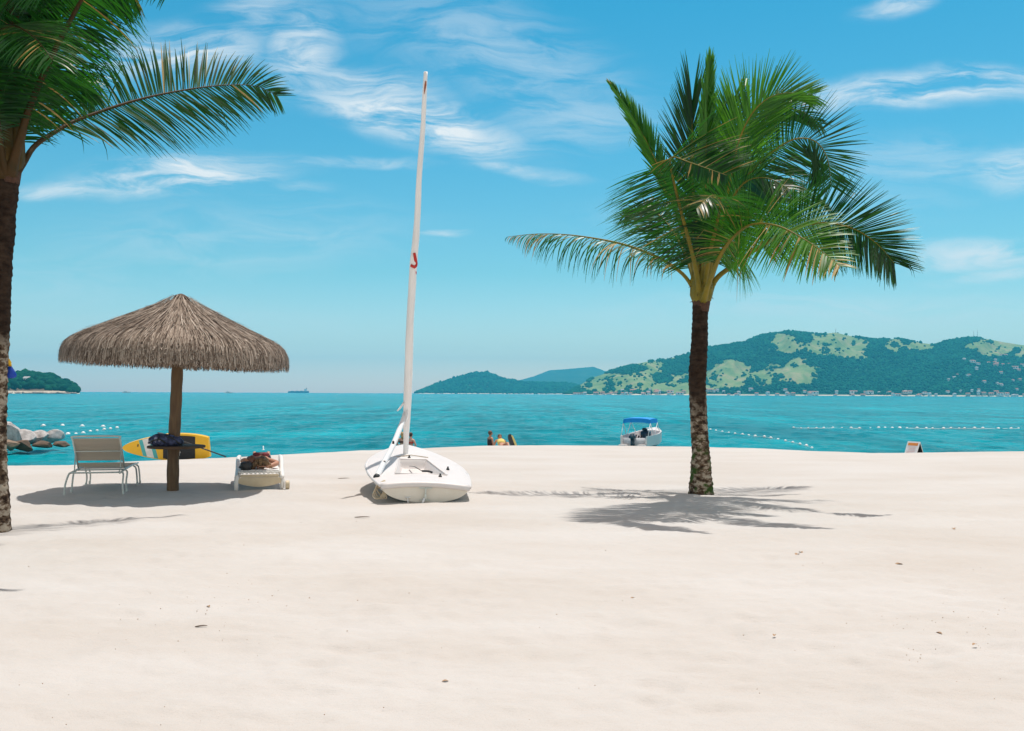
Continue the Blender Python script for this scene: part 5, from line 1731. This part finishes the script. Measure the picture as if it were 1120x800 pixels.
wld = bpy.data.worlds.new('World'); sc.world = wld; wld.use_nodes = True
nt = wld.node_tree; nt.nodes.clear()
out = nt.nodes.new('ShaderNodeOutputWorld'); bg = nt.nodes.new('ShaderNodeBackground')
sky = nt.nodes.new('ShaderNodeTexSky'); sky.sky_type = 'NISHITA'; sky.sun_disc = False
sky.sun_elevation = elev; sky.sun_rotation = rot; sky.air_density = 1.0; sky.dust_density = .6; sky.ozone_density = 1.5
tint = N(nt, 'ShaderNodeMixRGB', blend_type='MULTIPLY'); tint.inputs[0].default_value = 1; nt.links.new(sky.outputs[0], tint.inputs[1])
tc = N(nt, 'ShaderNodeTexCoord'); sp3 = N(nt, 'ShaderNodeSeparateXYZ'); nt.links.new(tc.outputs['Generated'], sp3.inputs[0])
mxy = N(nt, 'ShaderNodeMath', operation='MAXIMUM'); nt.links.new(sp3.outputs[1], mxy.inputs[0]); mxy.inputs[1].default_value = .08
tr_ = ramp(nt, sp3.outputs[2], [(0, (2.1, 1.62, 1.45)), (.05, (1.15, 1.17, 1.1)), (.13, (.60, 1.02, .96)), (.26, (.32, .96, .99)), (.40, (.165, .92, 1.0)), (.58, (1.2, 1.0, .76)), (1, (2.4, 1.2, .58))])  # upper stops, above the view, warmed to neutralise the fill light
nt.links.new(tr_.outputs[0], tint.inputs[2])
du = N(nt, 'ShaderNodeMath', operation='DIVIDE'); nt.links.new(sp3.outputs[0], du.inputs[0]); nt.links.new(mxy.outputs[0], du.inputs[1])
dv_ = N(nt, 'ShaderNodeMath', operation='DIVIDE'); nt.links.new(sp3.outputs[2], dv_.inputs[0]); nt.links.new(mxy.outputs[0], dv_.inputs[1])
uv = N(nt, 'ShaderNodeCombineXYZ'); nt.links.new(du.outputs[0], uv.inputs[0]); nt.links.new(dv_.outputs[0], uv.inputs[1])
# wispy domain warp
wn = N(nt, 'ShaderNodeTexNoise'); wn.inputs['Scale'].default_value = 6; wn.inputs['Detail'].default_value = 5; nt.links.new(uv.outputs[0], wn.inputs['Vector'])
wv = N(nt, 'ShaderNodeVectorMath', operation='MULTIPLY_ADD'); nt.links.new(wn.outputs['Color'], wv.inputs[0]); wv.inputs[1].default_value = (.10, .05, 0); nt.links.new(uv.outputs[0], wv.inputs[2])
CL = [(195, 198, 140, 26, 4, 1.15), (70, 210, 62, 13, -6, .6), (300, 214, 60, 12, 0, .35), (330, 55, 75, 55, 45, .65), (270, 20, 90, 40, 20, .4), (395, 95, 130, 32, -12, .62), (455, 132, 160, 36, -14, 1.0), (560, 180, 95, 12, -12, .5),
      (190, 55, 120, 40, 0, .7), (1010, 97, 190, 24, 2, 1.0), (1105, 188, 75, 32, 0, .7), (1075, 280, 120, 22, 0, .7), (975, 8, 60, 16, 10, .6), (620, 130, 120, 40, 0, .3), (385, 182, 110, 9, 3, .45),
      (900, 335, 330, 24, 0, .28), (484, 261, 30, 5, 0, .6), (1000, 178, 130, 40, 0, .25), (70, 300, 200, 40, 5, .14), (1090, 302, 90, 9, 2, .55), (250, 265, 260, 50, 2, .22), (540, 60, 220, 70, -20, .28), (850, 230, 260, 45, 5, .2), (200, 350, 260, 25, 0, .15)]
acc = None
for (cx, cy, rx, ry, ro, st) in CL:
    mp = N(nt, 'ShaderNodeMapping', vector_type='TEXTURE')
    mp.inputs['Location'].default_value = ((cx - 560) / 1000 + .05, (430.6 - cy) / 1000 + .025, 0); mp.inputs['Scale'].default_value = (rx / 1000, ry / 1000, 1); mp.inputs['Rotation'].default_value = (0, 0, math.radians(ro))
    nt.links.new(wv.outputs[0], mp.inputs[0])
    ln_ = N(nt, 'ShaderNodeVectorMath', operation='LENGTH'); nt.links.new(mp.outputs[0], ln_.inputs[0])
    mr = N(nt, 'ShaderNodeMapRange', interpolation_type='SMOOTHERSTEP'); mr.inputs['From Min'].default_value = 1.25; mr.inputs['From Max'].default_value = 0; mr.inputs['To Max'].default_value = st
    nt.links.new(ln_.outputs['Value'], mr.inputs[0])
    if acc is None: acc = mr
    else:
        a_ = N(nt, 'ShaderNodeMath', operation='MAXIMUM'); nt.links.new(acc.outputs[0], a_.inputs[0]); nt.links.new(mr.outputs[0], a_.inputs[1]); acc = a_
mp = N(nt, 'ShaderNodeMapping'); mp.inputs['Scale'].default_value = (8, 40, 1); mp.inputs['Rotation'].default_value = (0, 0, math.radians(10)); nt.links.new(wv.outputs[0], mp.inputs[0])
cn = N(nt, 'ShaderNodeTexNoise'); cn.inputs['Scale'].default_value = 1; cn.inputs['Detail'].default_value = 9; cn.inputs['Roughness'].default_value = .62; cn.inputs['Distortion'].default_value = .9
nt.links.new(mp.outputs[0], cn.inputs['Vector'])
cr = N(nt, 'ShaderNodeMapRange', interpolation_type='SMOOTHSTEP'); cr.inputs['From Min'].default_value = .32; cr.inputs['From Max'].default_value = .66; nt.links.new(cn.outputs[0], cr.inputs[0])
cm = N(nt, 'ShaderNodeMath', operation='MULTIPLY'); nt.links.new(acc.outputs[0], cm.inputs[0]); nt.links.new(cr.outputs[0], cm.inputs[1])
cm2 = N(nt, 'ShaderNodeMath', operation='MULTIPLY'); nt.links.new(cm.outputs[0], cm2.inputs[0]); cm2.inputs[1].default_value = 1.2; cm2.use_clamp = True
mixc = N(nt, 'ShaderNodeMixRGB'); nt.links.new(cm2.outputs[0], mixc.inputs[0]); nt.links.new(tint.outputs[0], mixc.inputs[1])
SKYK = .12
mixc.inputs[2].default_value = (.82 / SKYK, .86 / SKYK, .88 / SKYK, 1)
# unseen broken cloud behind the camera, added to brighten and neutralise the fill light
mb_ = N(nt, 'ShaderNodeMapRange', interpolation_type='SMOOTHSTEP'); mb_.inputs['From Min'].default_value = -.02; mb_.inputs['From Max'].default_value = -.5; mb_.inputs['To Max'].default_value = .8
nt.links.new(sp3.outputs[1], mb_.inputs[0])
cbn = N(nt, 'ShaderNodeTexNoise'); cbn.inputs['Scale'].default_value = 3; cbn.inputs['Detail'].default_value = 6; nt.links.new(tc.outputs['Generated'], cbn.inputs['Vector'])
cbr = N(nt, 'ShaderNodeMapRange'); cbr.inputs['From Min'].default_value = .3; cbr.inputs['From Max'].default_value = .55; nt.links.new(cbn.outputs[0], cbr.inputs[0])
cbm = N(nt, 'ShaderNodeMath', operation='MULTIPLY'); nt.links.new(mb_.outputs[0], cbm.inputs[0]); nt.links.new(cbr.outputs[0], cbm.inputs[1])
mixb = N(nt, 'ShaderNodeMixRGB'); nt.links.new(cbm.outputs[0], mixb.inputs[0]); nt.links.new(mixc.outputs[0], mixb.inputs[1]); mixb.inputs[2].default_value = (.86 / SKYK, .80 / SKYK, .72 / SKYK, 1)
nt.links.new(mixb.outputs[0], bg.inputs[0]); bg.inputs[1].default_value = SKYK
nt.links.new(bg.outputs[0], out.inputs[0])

# ------------------------------------------------------------------ sea air
hz = MB()
hz.add([(-10800, -300, -12), (10800, -300, -12), (10800, 10800, -12), (-10800, 10800, -12), (-10800, -300, 420), (10800, -300, 420), (10800, 10800, 420), (-10800, 10800, 420)],
       [(3, 2, 1, 0), (4, 5, 6, 7), (0, 1, 5, 4), (1, 2, 6, 5), (2, 3, 7, 6), (3, 0, 4, 7)])
m = bpy.data.materials.new('sea_air'); m.use_nodes = True; nt = m.node_tree; nt.nodes.clear()
o_ = nt.nodes.new('ShaderNodeOutputMaterial'); pv = nt.nodes.new('ShaderNodeVolumePrincipled')
pv.inputs['Color'].default_value = (.10, .60, .88, 1); pv.inputs['Density'].default_value = 1.1e-4; pv.inputs['Anisotropy'].default_value = 0.2
nt.links.new(pv.outputs[0], o_.inputs['Volume'])
hzo = hz.build('haze', m, smooth=False)
tag(hzo, 'thin bluish sea air over the bay', 'haze', kind='stuff')

# ------------------------------------------------------------------ render settings
sc.render.engine = 'CYCLES'
sc.view_settings.view_transform = 'Standard'
sc.view_settings.look = 'None'
sc.view_settings.gamma = 1
sc.view_settings.exposure = .10
sc.cycles.max_bounces = 8
sc.cycles.volume_bounces = 1
sc.cycles.transparent_max_bounces = 8
sc.cycles.use_denoising = True
